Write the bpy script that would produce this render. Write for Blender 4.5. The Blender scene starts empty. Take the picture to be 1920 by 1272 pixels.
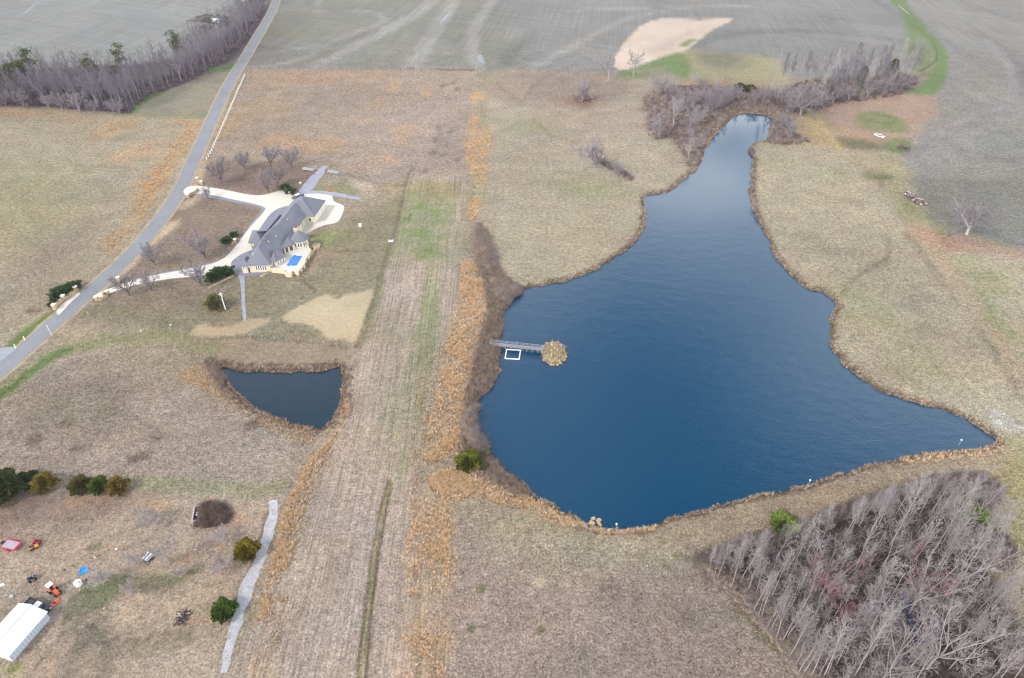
import bpy, bmesh, math, random
import numpy as np
from mathutils import Vector, Matrix

# ------------------------------------------------------------------ camera, sky, sun, exposure
S = bpy.context.scene
COL = S.collection
PITCH, FPX, CAMH = math.radians(38.0), 1280.0, 120.0
cam = bpy.data.objects.new('camera', bpy.data.cameras.new('camera'))
COL.objects.link(cam)
cam.location = (0, 0, CAMH)
cam.rotation_euler = (math.radians(90) - PITCH, 0, 0)
cam.data.sensor_width = 36.0
cam.data.lens = 24.0
cam.data.clip_start = 1.0
cam.data.clip_end = 9000.0
S.camera = cam

SUN_EL, SUN_AZ = math.radians(40), math.radians(231)     # azimuth clockwise from +Y: behind the viewer, to the left
W = bpy.data.worlds.new('World'); S.world = W
W.use_nodes = True
nt = W.node_tree; nt.nodes.clear()
def wn(t, **kw):
    n = nt.nodes.new(t)
    for k, v in kw.items(): setattr(n, k, v)
    return n
sky = wn('ShaderNodeTexSky', sky_type='NISHITA', sun_disc=False)
sky.sun_elevation = SUN_EL; sky.sun_rotation = SUN_AZ
sky.air_density = 1.0; sky.dust_density = 1.0; sky.ozone_density = 1.6
bg1 = wn('ShaderNodeBackground'); bg1.inputs['Strength'].default_value = 0.12
nt.links.new(sky.outputs[0], bg1.inputs[0])
# thin broken cloud layer, the same all round: seen at a slant it closes up towards the horizon
tc = wn('ShaderNodeTexCoord'); sep = wn('ShaderNodeSeparateXYZ'); nt.links.new(tc.outputs['Generated'], sep.inputs[0])
def wm(op, a, b=None, clamp=False):
    n = wn('ShaderNodeMath', operation=op, use_clamp=clamp)
    for i, v in enumerate((a, b)):
        if v is None: continue
        if isinstance(v, (int, float)): n.inputs[i].default_value = v
        else: nt.links.new(v, n.inputs[i])
    return n.outputs[0]
zc = wm('ADD', wm('MAXIMUM', sep.outputs[2], 0.0), 0.12)
cx, cy = wm('DIVIDE', sep.outputs[0], zc), wm('DIVIDE', sep.outputs[1], zc)
cmb = wn('ShaderNodeCombineXYZ'); nt.links.new(cx, cmb.inputs[0]); nt.links.new(cy, cmb.inputs[1]); cmb.inputs[2].default_value = 3.7
cn = wn('ShaderNodeTexNoise'); cn.inputs['Scale'].default_value = 0.9; cn.inputs['Detail'].default_value = 6; cn.inputs['Roughness'].default_value = 0.55
nt.links.new(cmb.outputs[0], cn.inputs['Vector'])
path = wm("DIVIDE", 0.24, zc)
cov = wm('ADD', cn.outputs[0], path)
mr = wn('ShaderNodeMapRange', interpolation_type='SMOOTHSTEP'); nt.links.new(cov, mr.inputs[0])
mr.inputs[1].default_value = 0.80; mr.inputs[2].default_value = 1.0
bg2 = wn('ShaderNodeBackground'); bg2.inputs[0].default_value = (0.93, 0.97, 1.0, 1); bg2.inputs['Strength'].default_value = 2.4
mix = wn('ShaderNodeMixShader'); out = wn('ShaderNodeOutputWorld')
nt.links.new(mr.outputs[0], mix.inputs[0]); nt.links.new(bg1.outputs[0], mix.inputs[1]); nt.links.new(bg2.outputs[0], mix.inputs[2])
nt.links.new(mix.outputs[0], out.inputs[0])

sl = bpy.data.lights.new('sun', 'SUN'); sl.energy = 2.1; sl.angle = math.radians(8); sl.color = (1.0, 0.94, 0.86)
sun = bpy.data.objects.new('sun', sl); COL.objects.link(sun)
sdir = Vector((math.sin(SUN_AZ) * math.cos(SUN_EL), math.cos(SUN_AZ) * math.cos(SUN_EL), math.sin(SUN_EL)))
sun.rotation_euler = sdir.to_track_quat('Z', 'Y').to_euler()
sun.location = (-60, -60, 110)

vs = S.view_settings
vs.view_transform = 'Standard'; vs.look = 'None'; vs.gamma = 1.0; vs.use_curve_mapping = False; vs.exposure = 0.62
cy_ = S.cycles
cy_.use_denoising = True
cy_.max_bounces = 5; cy_.diffuse_bounces = 2; cy_.glossy_bounces = 2; cy_.volume_bounces = 0; cy_.transmission_bounces = 2
cy_.sample_clamp_indirect = 6.0
cy_.pixel_filter_type = 'BLACKMAN_HARRIS'; cy_.filter_width = 1.35

rnd = random.Random(7)
nrg = np.random.default_rng(11)

# ------------------------------------------------------------------ survey: points of the photograph on the ground
CP, SP = math.cos(PITCH), math.sin(PITCH)
def flat(u, v, z=0.0):
    dx = (np.asarray(u, float) - 960) / FPX; dy = -(np.asarray(v, float) - 636) / FPX
    t = (CAMH - z) / (SP - dy * CP)
    return dx * t, (CP + dy * SP) * t
def flatpts(pts, z=0.0):
    a = np.array(pts, float); x, y = flat(a[:, 0], a[:, 1], z)
    return np.stack([x, y], 1)
def spline(P, n=6, closed=True):
    P = np.asarray(P, float); N = len(P); out = []
    rng = range(N) if closed else range(N - 1)
    for i in rng:
        if closed: p0, p1, p2, p3 = P[(i - 1) % N], P[i], P[(i + 1) % N], P[(i + 2) % N]
        else: p0, p1, p2, p3 = P[max(i - 1, 0)], P[i], P[i + 1], P[min(i + 2, N - 1)]
        for k in range(n):
            t = k / n
            out.append(0.5 * ((2 * p1) + (p2 - p0) * t + (2 * p0 - 5 * p1 + 4 * p2 - p3) * t * t + (3 * p1 - p0 - 3 * p2 + p3) * t ** 3))
    if not closed: out.append(P[-1])
    return np.array(out)
def vhash(ix, iy, s):
    h = np.sin(ix * 127.1 + iy * 311.7 + s * 74.7) * 43758.5453
    return h - np.floor(h)
def vnoise(x, y, s=0):
    x0, y0 = np.floor(x), np.floor(y); fx, fy = x - x0, y - y0
    fx = fx * fx * (3 - 2 * fx); fy = fy * fy * (3 - 2 * fy)
    a = vhash(x0, y0, s); b = vhash(x0 + 1, y0, s); c = vhash(x0, y0 + 1, s); d = vhash(x0 + 1, y0 + 1, s)
    return (a * (1 - fx) + b * fx) * (1 - fy) + (c * (1 - fx) + d * fx) * fy
def fbm(x, y, s=0, o=4):
    r = 0; a = .5; t = 0
    for k in range(o):
        r = r + a * vnoise(x, y, s + k * 13); t += a; a *= .55; x = x * 2.03 + 17.1; y = y * 2.03 + 5.3
    return r / t
def smooth(e0, e1, x):
    t = np.clip((x - e0) / (e1 - e0), 0, 1); return t * t * (3 - 2 * t)
def seg_dist(x, y, P, closed):
    d = np.full(x.shape, 1e18); n = len(P)
    for i in range(n if closed else n - 1):
        ax, ay = P[i]; bx, by = P[(i + 1) % n]; ex, ey = bx - ax, by - ay
        L = ex * ex + ey * ey + 1e-12
        t = np.clip(((x - ax) * ex + (y - ay) * ey) / L, 0, 1)
        d = np.minimum(d, (x - ax - t * ex) ** 2 + (y - ay - t * ey) ** 2)
    return np.sqrt(d)
def inside(x, y, P):
    c = np.zeros(x.shape, bool); n = len(P)
    for i in range(n):
        ax, ay = P[i]; bx, by = P[(i + 1) % n]
        if ay == by: continue
        c ^= ((ay > y) != (by > y)) & (x < (bx - ax) * (y - ay) / (by - ay) + ax)
    return c
def sdf(x, y, P, far=60.0):          # negative inside; culled to the polygon's neighbourhood
    x = np.asarray(x, float); y = np.asarray(y, float)
    r = np.full(x.shape, far); lo, hi = P.min(0) - far, P.max(0) + far
    m = (x > lo[0]) & (x < hi[0]) & (y > lo[1]) & (y < hi[1])
    if m.any():
        d = seg_dist(x[m], y[m], P, True); d[inside(x[m], y[m], P)] *= -1; r[m] = d
    return r

WATER_Z = -0.7
LAKE_PX = [(1868,830),(1850,812),(1800,781),(1760,765),(1700,750),(1650,735),(1600,700),(1570,670),(1555,640),(1557,600),(1568,575),(1545,550),(1510,540),(1470,502),(1450,475),(1440,447),(1425,420),(1410,390),(1406,350),(1412,300),(1404,278),(1416,268),(1437,262),(1447,228),(1440,219),(1400,213),(1378,218),(1350,245),(1322,280),(1310,312),(1272,345),(1255,360),(1215,367),(1206,374),(1210,400),(1204,432),(1180,465),(1120,505),(1060,528),(990,543),(965,562),(945,590),(942,620),(938,650),(935,690),(921,730),(902,748),(895,780),(898,815),(915,842),(950,885),(975,905),(1005,932),(1050,957),(1078,968),(1098,984),(1122,990),(1150,993),(1200,990),(1280,968),(1400,935),(1520,908),(1640,872),(1760,846),(1840,840)]
POND_PX = [(412,688),(440,696),(520,700),(600,697),(640,691),(642,730),(631,770),(613,799),(590,804),(540,791),(490,771),(455,747),(430,720)]
def shore(px, s):
    P = spline(flatpts(px, WATER_Z), 7)
    d = np.roll(P, -1, 0) - np.roll(P, 1, 0); n = np.stack([d[:, 1], -d[:, 0]], 1) / (np.linalg.norm(d, axis=1)[:, None] + 1e-9)
    return P + n * ((fbm(P[:, 0] * .35, P[:, 1] * .35, s) - .5) * 2.2)[:, None]
LAKE = shore(LAKE_PX, 3); POND = shore(POND_PX, 5)
ISLE = spline(flatpts([(1014,655),(1022,645),(1042,643),(1056,648),(1062,664),(1056,679),(1038,685),(1024,680),(1016,668)], WATER_Z), 5)
WOOD_PX = [(1300,1050),(1330,1035),(1400,1012),(1480,990),(1600,948),(1740,905),(1830,900),(1862,930),(1872,1040),(1885,1150),(1925,1215),(1990,1300),(1560,1330),(1500,1250),(1440,1195),(1380,1130),(1330,1085)]
WOOD = spline(flatpts(WOOD_PX), 4)
CREEK = spline(flatpts([(1690,1105),(1702,1130),(1712,1165),(1722,1205),(1732,1245),(1735,1290)], -2.2), 4, False)
def ground(x, y):
    x = np.asarray(x, float); y = np.asarray(y, float)
    sd = np.minimum(sdf(x, y, LAKE, 12.), sdf(x, y, POND, 12.))
    z = WATER_Z + np.clip(sd * .55, -1.6, .7)
    z = np.where(sd > 0, WATER_Z + .7 * smooth(0, 1.6, sd), WATER_Z + np.clip(sd * .5, -1.6, 0))
    si = sdf(x, y, ISLE, 6.)
    isl = WATER_Z + np.clip(-si * .8, -1.6, 1.05) + np.clip(-si, 0, 3) * .08
    z = np.where(si < 4, np.maximum(z, isl), z)
    sw = sdf(x, y, WOOD, 15.)
    z = z - 2.0 * smooth(-1, -14, sw)
    m = sw < 14
    if m.any():
        dc = seg_dist(x[m], y[m], CREEK, False); z[m] = z[m] - .55 * smooth(2.2, .8, dc)
    return z
def at(u, v, dz=0.0):
    z = 0.0
    for _ in range(5):
        x, y = flat(u, v, z); z = float(ground(np.array([x]), np.array([y]))[0])
    return Vector((float(x), float(y), z + dz))
def atz(u, v, z):
    x, y = flat(u, v, z); return Vector((float(x), float(y), z))
def yaw(a, b):
    p, q = atz(*a, 0), atz(*b, 0); return math.atan2(q.y - p.y, q.x - p.x)

# ------------------------------------------------------------------ colour: what a surface shows, turned back into its own colour
HZ_D, HZ_C = 0.00006, np.array([0.88, 0.84, 1.07])
KL = np.array([1.80, 1.87, 2.05])                # light on level ground in the picture per unit of surface colour
def lin(c):
    c = np.array(c, float) / 255; return np.where(c <= .04045, c / 12.92, ((c + .055) / 1.055) ** 2.4)
def soften(c, k=.82):
    c = np.array(c, float); return c.mean() + (c - c.mean()) * k
def alb(c, dist=150.0):
    T = math.exp(-HZ_D * dist)
    return np.clip((lin(c) - HZ_C * (1 - T)) / (KL * T), .004, .85)
# ------------------------------------------------------------------ materials
def mat(name, col=(.5, .5, .5), rough=.85, metal=0.0, spec=.3, noise=None, bump=None, objvar=0.0):
    m = bpy.data.materials.new(name); m.use_nodes = True
    t = m.node_tree; b = t.nodes['Principled BSDF']
    b.inputs['Roughness'].default_value = rough; b.inputs['Metallic'].default_value = metal
    b.inputs['Specular IOR Level'].default_value = spec
    rgb = t.nodes.new('ShaderNodeRGB'); rgb.outputs[0].default_value = (*col, 1); cur = rgb.outputs[0]
    tcn = t.nodes.new('ShaderNodeTexCoord')
    def mul(fac_out, lo, hi, cur):
        r = t.nodes.new('ShaderNodeMapRange'); t.links.new(fac_out, r.inputs[0])
        r.inputs[1].default_value = .25; r.inputs[2].default_value = .75; r.inputs[3].default_value = lo; r.inputs[4].default_value = hi
        x = t.nodes.new('ShaderNodeVectorMath'); x.operation = 'SCALE'
        t.links.new(cur, x.inputs[0]); t.links.new(r.outputs[0], x.inputs['Scale']); return x.outputs[0]
    if noise:
        for sc, amt in noise:
            n = t.nodes.new('ShaderNodeTexNoise'); n.inputs['Scale'].default_value = sc; n.inputs['Detail'].default_value = 4
            t.links.new(tcn.outputs['Object'], n.inputs['Vector']); cur = mul(n.outputs[0], 1 - amt, 1 + amt, cur)
    if objvar:
        oi = t.nodes.new('ShaderNodeObjectInfo')
        r = t.nodes.new('ShaderNodeMapRange'); t.links.new(oi.outputs['Random'], r.inputs[0]); r.inputs[3].default_value = 1 - objvar; r.inputs[4].default_value = 1 + objvar
        x = t.nodes.new('ShaderNodeVectorMath'); x.operation = 'SCALE'
        t.links.new(cur, x.inputs[0]); t.links.new(r.outputs[0], x.inputs['Scale']); cur = x.outputs[0]
    t.links.new(cur, b.inputs['Base Color'])
    if bump:
        n = t.nodes.new('ShaderNodeTexNoise'); n.inputs['Scale'].default_value = bump[0]; n.inputs['Detail'].default_value = 4
        t.links.new(tcn.outputs['Object'], n.inputs['Vector'])
        bp = t.nodes.new('ShaderNodeBump'); bp.inputs['Strength'].default_value = bump[1]; bp.inputs['Distance'].default_value = .1
        t.links.new(n.outputs[0], bp.inputs['Height']); t.links.new(bp.outputs[0], b.inputs['Normal'])
    return m
def mat_attr(name, attr, rough=.95, scales=((.9, .25),), objvar=0):
    m = mat(name, rough=rough, spec=.15); t = m.node_tree; b = t.nodes['Principled BSDF']
    a = t.nodes.new('ShaderNodeAttribute'); a.attribute_name = attr; cur = a.outputs['Color']
    tcn = t.nodes.new('ShaderNodeTexCoord')
    for sc, amt in scales:
        n = t.nodes.new('ShaderNodeTexNoise'); n.inputs['Scale'].default_value = sc; n.inputs['Detail'].default_value = 3
        t.links.new(tcn.outputs['Object'], n.inputs['Vector'])
        r = t.nodes.new('ShaderNodeMapRange'); t.links.new(n.outputs[0], r.inputs[0])
        r.inputs[1].default_value = .3; r.inputs[2].default_value = .7; r.inputs[3].default_value = 1 - amt; r.inputs[4].default_value = 1 + amt
        x = t.nodes.new('ShaderNodeVectorMath'); x.operation = 'SCALE'
        t.links.new(cur, x.inputs[0]); t.links.new(r.outputs[0], x.inputs['Scale']); cur = x.outputs[0]
    t.links.new(cur, b.inputs['Base Color']); return m

def ground_material():
    m = bpy.data.materials.new('meadow_ground'); m.use_nodes = True
    t = m.node_tree; b = t.nodes['Principled BSDF']; b.inputs['Roughness'].default_value = .95; b.inputs['Specular IOR Level'].default_value = .1
    N = t.nodes.new; L = t.links.new
    a = N('ShaderNodeAttribute'); a.attribute_name = 'Col'
    k = N('ShaderNodeAttribute'); k.attribute_name = 'Mask'
    sp = N('ShaderNodeSeparateColor'); L(k.outputs['Color'], sp.inputs[0])
    tcn = N('ShaderNodeTexCoord'); cur = a.outputs['Color']
    def noise(scale, detail=4, rough=.6, rot=None, stretch=None, seed=0.0):
        n = N('ShaderNodeTexNoise'); n.inputs['Scale'].default_value = scale; n.inputs['Detail'].default_value = detail; n.inputs['Roughness'].default_value = rough
        mp = N('ShaderNodeMapping'); mp.vector_type = 'POINT'; mp.inputs['Location'].default_value = (seed, seed * .7, 0)
        if rot is not None:
            r0 = N('ShaderNodeMapping'); r0.inputs['Rotation'].default_value = (0, 0, rot); L(tcn.outputs['Object'], r0.inputs[0])
            mp.inputs['Scale'].default_value = stretch; L(r0.outputs[0], mp.inputs[0])
        else: L(tcn.outputs['Object'], mp.inputs[0])
        L(mp.outputs[0], n.inputs['Vector']); return n.outputs[0]
    def fac(n_out, amount_out, amt):        # 1 + amt*strength*(n-.5)*2, widened
        r = N('ShaderNodeMapRange'); L(n_out, r.inputs[0]); r.inputs[1].default_value = .3; r.inputs[2].default_value = .7; r.inputs[3].default_value = -amt; r.inputs[4].default_value = amt
        r.clamp = True
        q = N('ShaderNodeMath'); q.operation = 'MULTIPLY'; L(r.outputs[0], q.inputs[0])
        if isinstance(amount_out, float): q.inputs[1].default_value = amount_out
        else: L(amount_out, q.inputs[1])
        s = N('ShaderNodeMath'); s.operation = 'ADD'; L(q.outputs[0], s.inputs[0]); s.inputs[1].default_value = 1.0
        return s.outputs[0]
    def scale(cur, f):
        x = N('ShaderNodeVectorMath'); x.operation = 'SCALE'; L(cur, x.inputs[0]); L(f, x.inputs['Scale']); return x.outputs[0]
    n1 = noise(2.1, 5, .75); n2 = noise(.7, 4, .65, seed=40.); n3 = noise(.13, 4, .6, seed=90.)
    cur = scale(cur, fac(n1, sp.outputs[1], .80))
    cur = scale(cur, fac(n2, sp.outputs[1], .36))
    cur = scale(cur, fac(n3, sp.outputs[1], .16))
    rows = noise(1.0, 3, .6, rot=ROWROT, stretch=(2.1, .045, 1), seed=10.)
    cur = scale(cur, fac(rows, sp.outputs[0], .36))
    fld = noise(1.0, 4, .65, rot=math.radians(8), stretch=(.5, .012, 1), seed=33.)
    cur = scale(cur, fac(fld, sp.outputs[2], .13))
    fld2 = noise(1.0, 3, .6, rot=math.radians(-62), stretch=(.22, .01, 1), seed=63.)
    cur = scale(cur, fac(fld2, sp.outputs[2], .09))
    # straw against old grey stalks: two tints that come and go over a few metres
    nt_ = noise(.33, 5, .7, seed=120.)
    r = N('ShaderNodeMapRange'); L(nt_, r.inputs[0]); r.inputs[1].default_value = .35; r.inputs[2].default_value = .65; r.inputs[3].default_value = 0; r.inputs[4].default_value = 1
    q = N('ShaderNodeMath'); q.operation = 'MULTIPLY'; L(r.outputs[0], q.inputs[0]); L(sp.outputs[1], q.inputs[1])
    mx = N('ShaderNodeMix'); mx.data_type = 'RGBA'; mx.blend_type = 'MULTIPLY'
    L(q.outputs[0], mx.inputs[0]); L(cur, mx.inputs[6]); mx.inputs[7].default_value = (1.0, .97, .94, 1)
    L(mx.outputs[2], b.inputs['Base Color'])
    bp = N('ShaderNodeBump'); bp.inputs['Strength'].default_value = .55; bp.inputs['Distance'].default_value = .35
    L(n1, bp.inputs['Height']); L(bp.outputs[0], b.inputs['Normal'])
    L(b.outputs[0], t.nodes['Material Output'].inputs[0])
    return m
def water_material(name, col, rough=.08, wave=1.0, strength=.25, calm=None, spec=.5):
    m = bpy.data.materials.new(name); m.use_nodes = True
    t = m.node_tree; b = t.nodes['Principled BSDF']
    b.inputs['Base Color'].default_value = (*col, 1); b.inputs['Roughness'].default_value = rough; b.inputs['IOR'].default_value = 1.37
    b.inputs['Specular IOR Level'].default_value = spec
    tcn = t.nodes.new('ShaderNodeTexCoord'); hs = []
    for sc, st, w in ((.9, (1, 1.7, 1), 1.0), (2.6, (1, 1.3, 1), .4), (.14, (1, 1.5, 1), 1.6)):
        mp = t.nodes.new('ShaderNodeMapping'); mp.inputs['Scale'].default_value = st; mp.inputs['Rotation'].default_value = (0, 0, .35); t.links.new(tcn.outputs['Object'], mp.inputs[0])
        n = t.nodes.new('ShaderNodeTexNoise'); n.inputs['Scale'].default_value = sc * wave; n.inputs['Detail'].default_value = 3; t.links.new(mp.outputs[0], n.inputs['Vector'])
        q = t.nodes.new('ShaderNodeMath'); q.operation = 'MULTIPLY'; q.inputs[1].default_value = w; t.links.new(n.outputs[0], q.inputs[0]); hs.append(q.outputs[0])
    s = hs[0]
    for h in hs[1:]:
        ad = t.nodes.new('ShaderNodeMath'); ad.operation = 'ADD'; t.links.new(s, ad.inputs[0]); t.links.new(h, ad.inputs[1]); s = ad.outputs[0]
    bp = t.nodes.new('ShaderNodeBump'); bp.inputs['Strength'].default_value = strength; bp.inputs['Distance'].default_value = .25
    if calm:      # the sheltered arm lies nearly still
        sx = t.nodes.new('ShaderNodeSeparateXYZ'); t.links.new(tcn.outputs['Object'], sx.inputs[0]); r = t.nodes.new('ShaderNodeMapRange'); r.interpolation_type = 'SMOOTHSTEP'; t.links.new(sx.outputs[1], r.inputs[0])
        r.inputs[1].default_value, r.inputs[2].default_value = calm; r.inputs[3].default_value = strength; r.inputs[4].default_value = .015; t.links.new(r.outputs[0], bp.inputs['Strength'])
    t.links.new(s, bp.inputs['Height']); t.links.new(bp.outputs[0], b.inputs['Normal'])
    return m

# ------------------------------------------------------------------ objects
def props(o, label=None, cat=None, group=None, kind=None):
    if label: o['label'] = label
    if cat: o['category'] = cat
    if group: o['group'] = group
    if kind: o['kind'] = kind
    return o
def thing(name, label, cat, loc=(0, 0, 0), rz=0.0, group=None, scale=1.0):
    o = bpy.data.objects.new(name, None); COL.objects.link(o); o.empty_display_size = .5
    o.location = loc; o.rotation_euler = (0, 0, rz); o.scale = (scale,) * 3
    return props(o, label, cat, group, 'thing')
def np_mesh(name, V, T, mats, parent=None, smooth_=False, attrs=None):
    me = bpy.data.meshes.new(name); V = np.ascontiguousarray(V, np.float32); T = np.ascontiguousarray(T, np.int32)
    n, k = T.shape
    me.vertices.add(len(V)); me.vertices.foreach_set('co', V.ravel())
    me.loops.add(n * k); me.loops.foreach_set('vertex_index', T.ravel())
    me.polygons.add(n); me.polygons.foreach_set('loop_start', np.arange(n, dtype=np.int32) * k)
    me.polygons.foreach_set('loop_total', np.full(n, k, np.int32))
    if smooth_: me.polygons.foreach_set('use_smooth', np.ones(n, bool))
    me.update(calc_edges=True)
    for an, A in (attrs or {}).items():
        at_ = me.attributes.new(an, 'FLOAT_COLOR', 'POINT')
        A4 = np.ones((len(V), 4), np.float32); A4[:, :3] = A; at_.data.foreach_set('color', A4.ravel())
    for m_ in (mats if isinstance(mats, (list, tuple)) else [mats]): me.materials.append(m_)
    o = bpy.data.objects.new(name, me); COL.objects.link(o)
    if parent: o.parent = parent
    return o
class MB:
    def __init__(s): s.v = []; s.f = []
    def add(s, vs_, fs):
        b = len(s.v); s.v += [tuple(p) for p in vs_]; s.f += [tuple(i + b for i in f) for f in fs]; return s
    def box(s, c, d, rz=0.0, taper=1.0):
        hx, hy, hz = d[0] / 2, d[1] / 2, d[2] / 2; cs, sn = math.cos(rz), math.sin(rz); P = []
        for z, k in ((-hz, 1), (hz, taper)):
            for x, y in ((-hx, -hy), (hx, -hy), (hx, hy), (-hx, hy)):
                x *= k; y *= k; P.append((c[0] + x * cs - y * sn, c[1] + x * sn + y * cs, c[2] + z))
        return s.add(P, [(0, 3, 2, 1), (4, 5, 6, 7), (0, 1, 5, 4), (1, 2, 6, 5), (2, 3, 7, 6), (3, 0, 4, 7)])
    def prism(s, poly, z0, z1):
        n = len(poly); z0 = z0 if hasattr(z0, '__len__') else [z0] * n
        P = [(p[0], p[1], z0[i]) for i, p in enumerate(poly)] + [(p[0], p[1], z1) for p in poly]
        a = sum(poly[i][0] * poly[(i + 1) % n][1] - poly[(i + 1) % n][0] * poly[i][1] for i in range(n))
        F = [tuple(range(n, 2 * n)), tuple(reversed(range(n)))] + [(i, (i + 1) % n, n + (i + 1) % n, n + i) for i in range(n)]
        if a < 0: F = [tuple(reversed(f)) for f in F]
        return s.add(P, F)
    def tube(s, pts, rad, n=6, cap=True):
        pts = [Vector(p) for p in pts]; rings = []
        rad = rad if hasattr(rad, '__len__') else [rad] * len(pts); P = []
        for i, p in enumerate(pts):
            d = (pts[min(i + 1, len(pts) - 1)] - pts[max(i - 1, 0)]).normalized()
            a = d.orthogonal().normalized() if i == 0 else (a - d * a.dot(d)).normalized()
            b_ = d.cross(a)
            for k in range(n):
                w = 2 * math.pi * k / n; P.append(p + (a * math.cos(w) + b_ * math.sin(w)) * rad[i])
        F = []
        for i in range(len(pts) - 1):
            for k in range(n): F.append((i * n + k, i * n + (k + 1) % n, (i + 1) * n + (k + 1) % n, (i + 1) * n + k))
        if cap: F += [tuple(reversed(range(n))), tuple(range((len(pts) - 1) * n, len(pts) * n))]
        return s.add(P, F)
    def lathe(s, prof, c=(0, 0, 0), n=16, axis='z'):
        P = []; F = []
        for r, z in prof:
            for k in range(n):
                w = 2 * math.pi * k / n; q = (r * math.cos(w), r * math.sin(w), z)
                if axis == 'y': q = (q[0], q[2], q[1])
                if axis == 'x': q = (q[2], q[0], q[1])
                P.append((c[0] + q[0], c[1] + q[1], c[2] + q[2]))
        for i in range(len(prof) - 1):
            for k in range(n): F.append((i * n + k, i * n + (k + 1) % n, (i + 1) * n + (k + 1) % n, (i + 1) * n + k))
        F += [tuple(range(n)), tuple(range((len(prof) - 1) * n, len(prof) * n))]
        return s.add(P, F)
    def rock(s, c, r, rg, flatn=.7):
        P = []; ph = rg.random() * 6
        for z, q in ((-.35, .75), (.1, 1.0), (.55, .65)):
            for k in range(6):
                w = ph + k * math.pi / 3 + rg.uniform(-.2, .2); rr = r * q * rg.uniform(.75, 1.15)
                P.append((c[0] + rr * math.cos(w), c[1] + rr * math.sin(w), c[2] + r * flatn * z))
        P.append((c[0], c[1], c[2] + r * flatn * rg.uniform(.65, .85)))
        F = [(i * 6 + k, i * 6 + (k + 1) % 6, (i + 1) * 6 + (k + 1) % 6, (i + 1) * 6 + k) for i in range(2) for k in range(6)]
        F += [(12 + k, 12 + (k + 1) % 6, 18) for k in range(6)]
        return s.add(P, F)
    def build(s, name, m, parent=None, off=None, smooth_=False):
        me = bpy.data.meshes.new(name)
        V = s.v if off is None else [(p[0] - off[0], p[1] - off[1], p[2] - off[2]) for p in s.v]
        me.from_pydata(V, [], s.f); me.materials.append(m)
        bm = bmesh.new(); bm.from_mesh(me); bmesh.ops.recalc_face_normals(bm, faces=bm.faces); bm.to_mesh(me); bm.free()
        if smooth_:
            for p in me.polygons: p.use_smooth = True
        me.update(); o = bpy.data.objects.new(name, me); COL.objects.link(o)
        if parent: o.parent = parent
        return o
def copy_tree(o, loc=None, rz=None, label=None, group=None, scale=None, parent=None):
    c = o.copy(); COL.objects.link(c)
    if parent: c.parent = parent
    if loc is not None: c.location = loc
    if rz is not None: c.rotation_euler = (0, 0, rz)
    if label: c['label'] = label
    if group: c['group'] = group
    if scale is not None: c.scale = scale if hasattr(scale, '__len__') else (scale,) * 3
    for ch in list(o.children): copy_tree(ch, parent=c)
    return c
def piece(src, loc, rz=0.0, parent=None):
    c = src.copy(); COL.objects.link(c); c.location = loc; c.rotation_euler = (0, 0, rz); c.parent = parent or src.parent; return c
def sheet(name, poly, z, m, kind='structure', label=None):
    bm = bmesh.new()
    zz = z if hasattr(z, '__len__') else [z] * len(poly)
    f = bm.faces.new([bm.verts.new((p[0], p[1], zz[i])) for i, p in enumerate(poly)])
    f.normal_update()
    if f.normal.z < 0: f.normal_flip()
    bmesh.ops.triangulate(bm, faces=bm.faces[:])
    me = bpy.data.meshes.new(name); bm.to_mesh(me); bm.free(); me.materials.append(m)
    o = bpy.data.objects.new(name, me); COL.objects.link(o); return props(o, label, None, None, kind)
def ribbon(name, pts, width, z, m, kind='structure', nn=8, wob=0.0, seed=0):
    C = spline(pts, nn, False); d = np.gradient(C, axis=0); d /= np.linalg.norm(d, axis=1)[:, None] + 1e-9
    n = np.stack([-d[:, 1], d[:, 0]], 1); w = np.interp(np.linspace(0, 1, len(C)), np.linspace(0, 1, len(width)), width) if hasattr(width, '__len__') else np.full(len(C), width)
    l = w / 2 + wob * (fbm(C[:, 0] * .5, C[:, 1] * .5, seed) - .5); r = w / 2 + wob * (fbm(C[:, 0] * .5, C[:, 1] * .5, seed + 50) - .5)
    A, B = C + n * l[:, None], C - n * r[:, None]; k = len(C)
    V = np.zeros((2 * k, 3)); V[:k, :2] = A; V[k:, :2] = B; V[:, 2] = z
    T = np.array([(i + k, i + 1 + k, i + 1, i) for i in range(k - 1)])
    o = np_mesh(name, V, T, m); return props(o, None, None, None, kind)
# ------------------------------------------------------------------ the ground: one sheet, its cover surveyed region by region
_a, _b = atz(668, 1250, 0), atz(722, 905, 0)
ROWROT = math.pi / 2 - math.atan2(_b.y - _a.y, _b.x - _a.x)
ys = [-70.0]
while ys[-1] < 2400: ys.append(ys[-1] + 2.2 * (ys[-1] ** 2 + CAMH ** 2) / CAMH / 683)
ys = np.array(ys); NC = 660
dep = np.maximum(ys * CP + CAMH * SP, 75.0)
ss = np.linspace(-1, 1, NC); NO = 22; _t = np.linspace(0, 1, NO + 1)[1:] ** 1.6
_in = ss[None, :] * dep[:, None] * .75 * 1.3; _e = _in[:, -1:]; _o = _e + (2480 - _e) * _t[None, :]
NX = NC + 2 * NO; GX = np.concatenate([-_o[:, ::-1], _in, _o], 1).ravel(); GY = np.repeat(ys, NX)
GX = GX + (vhash(GX, GY, 1.) - .5) * .25; 
GZ = ground(GX, GY)
wx = (fbm(GX * .16, GY * .16, 21, 5) - .5); wy = (fbm(GX * .16, GY * .16, 57, 5) - .5)
wf = (fbm(GX * .9, GY * .9, 91, 3) - .5)
base = np.zeros((len(GX), 3)); msk = np.zeros((len(GX), 3))
DIST = {}
def cen(pts):
    p = flatpts(pts).mean(0); return math.hypot(math.hypot(p[0], p[1]), CAMH)
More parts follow.
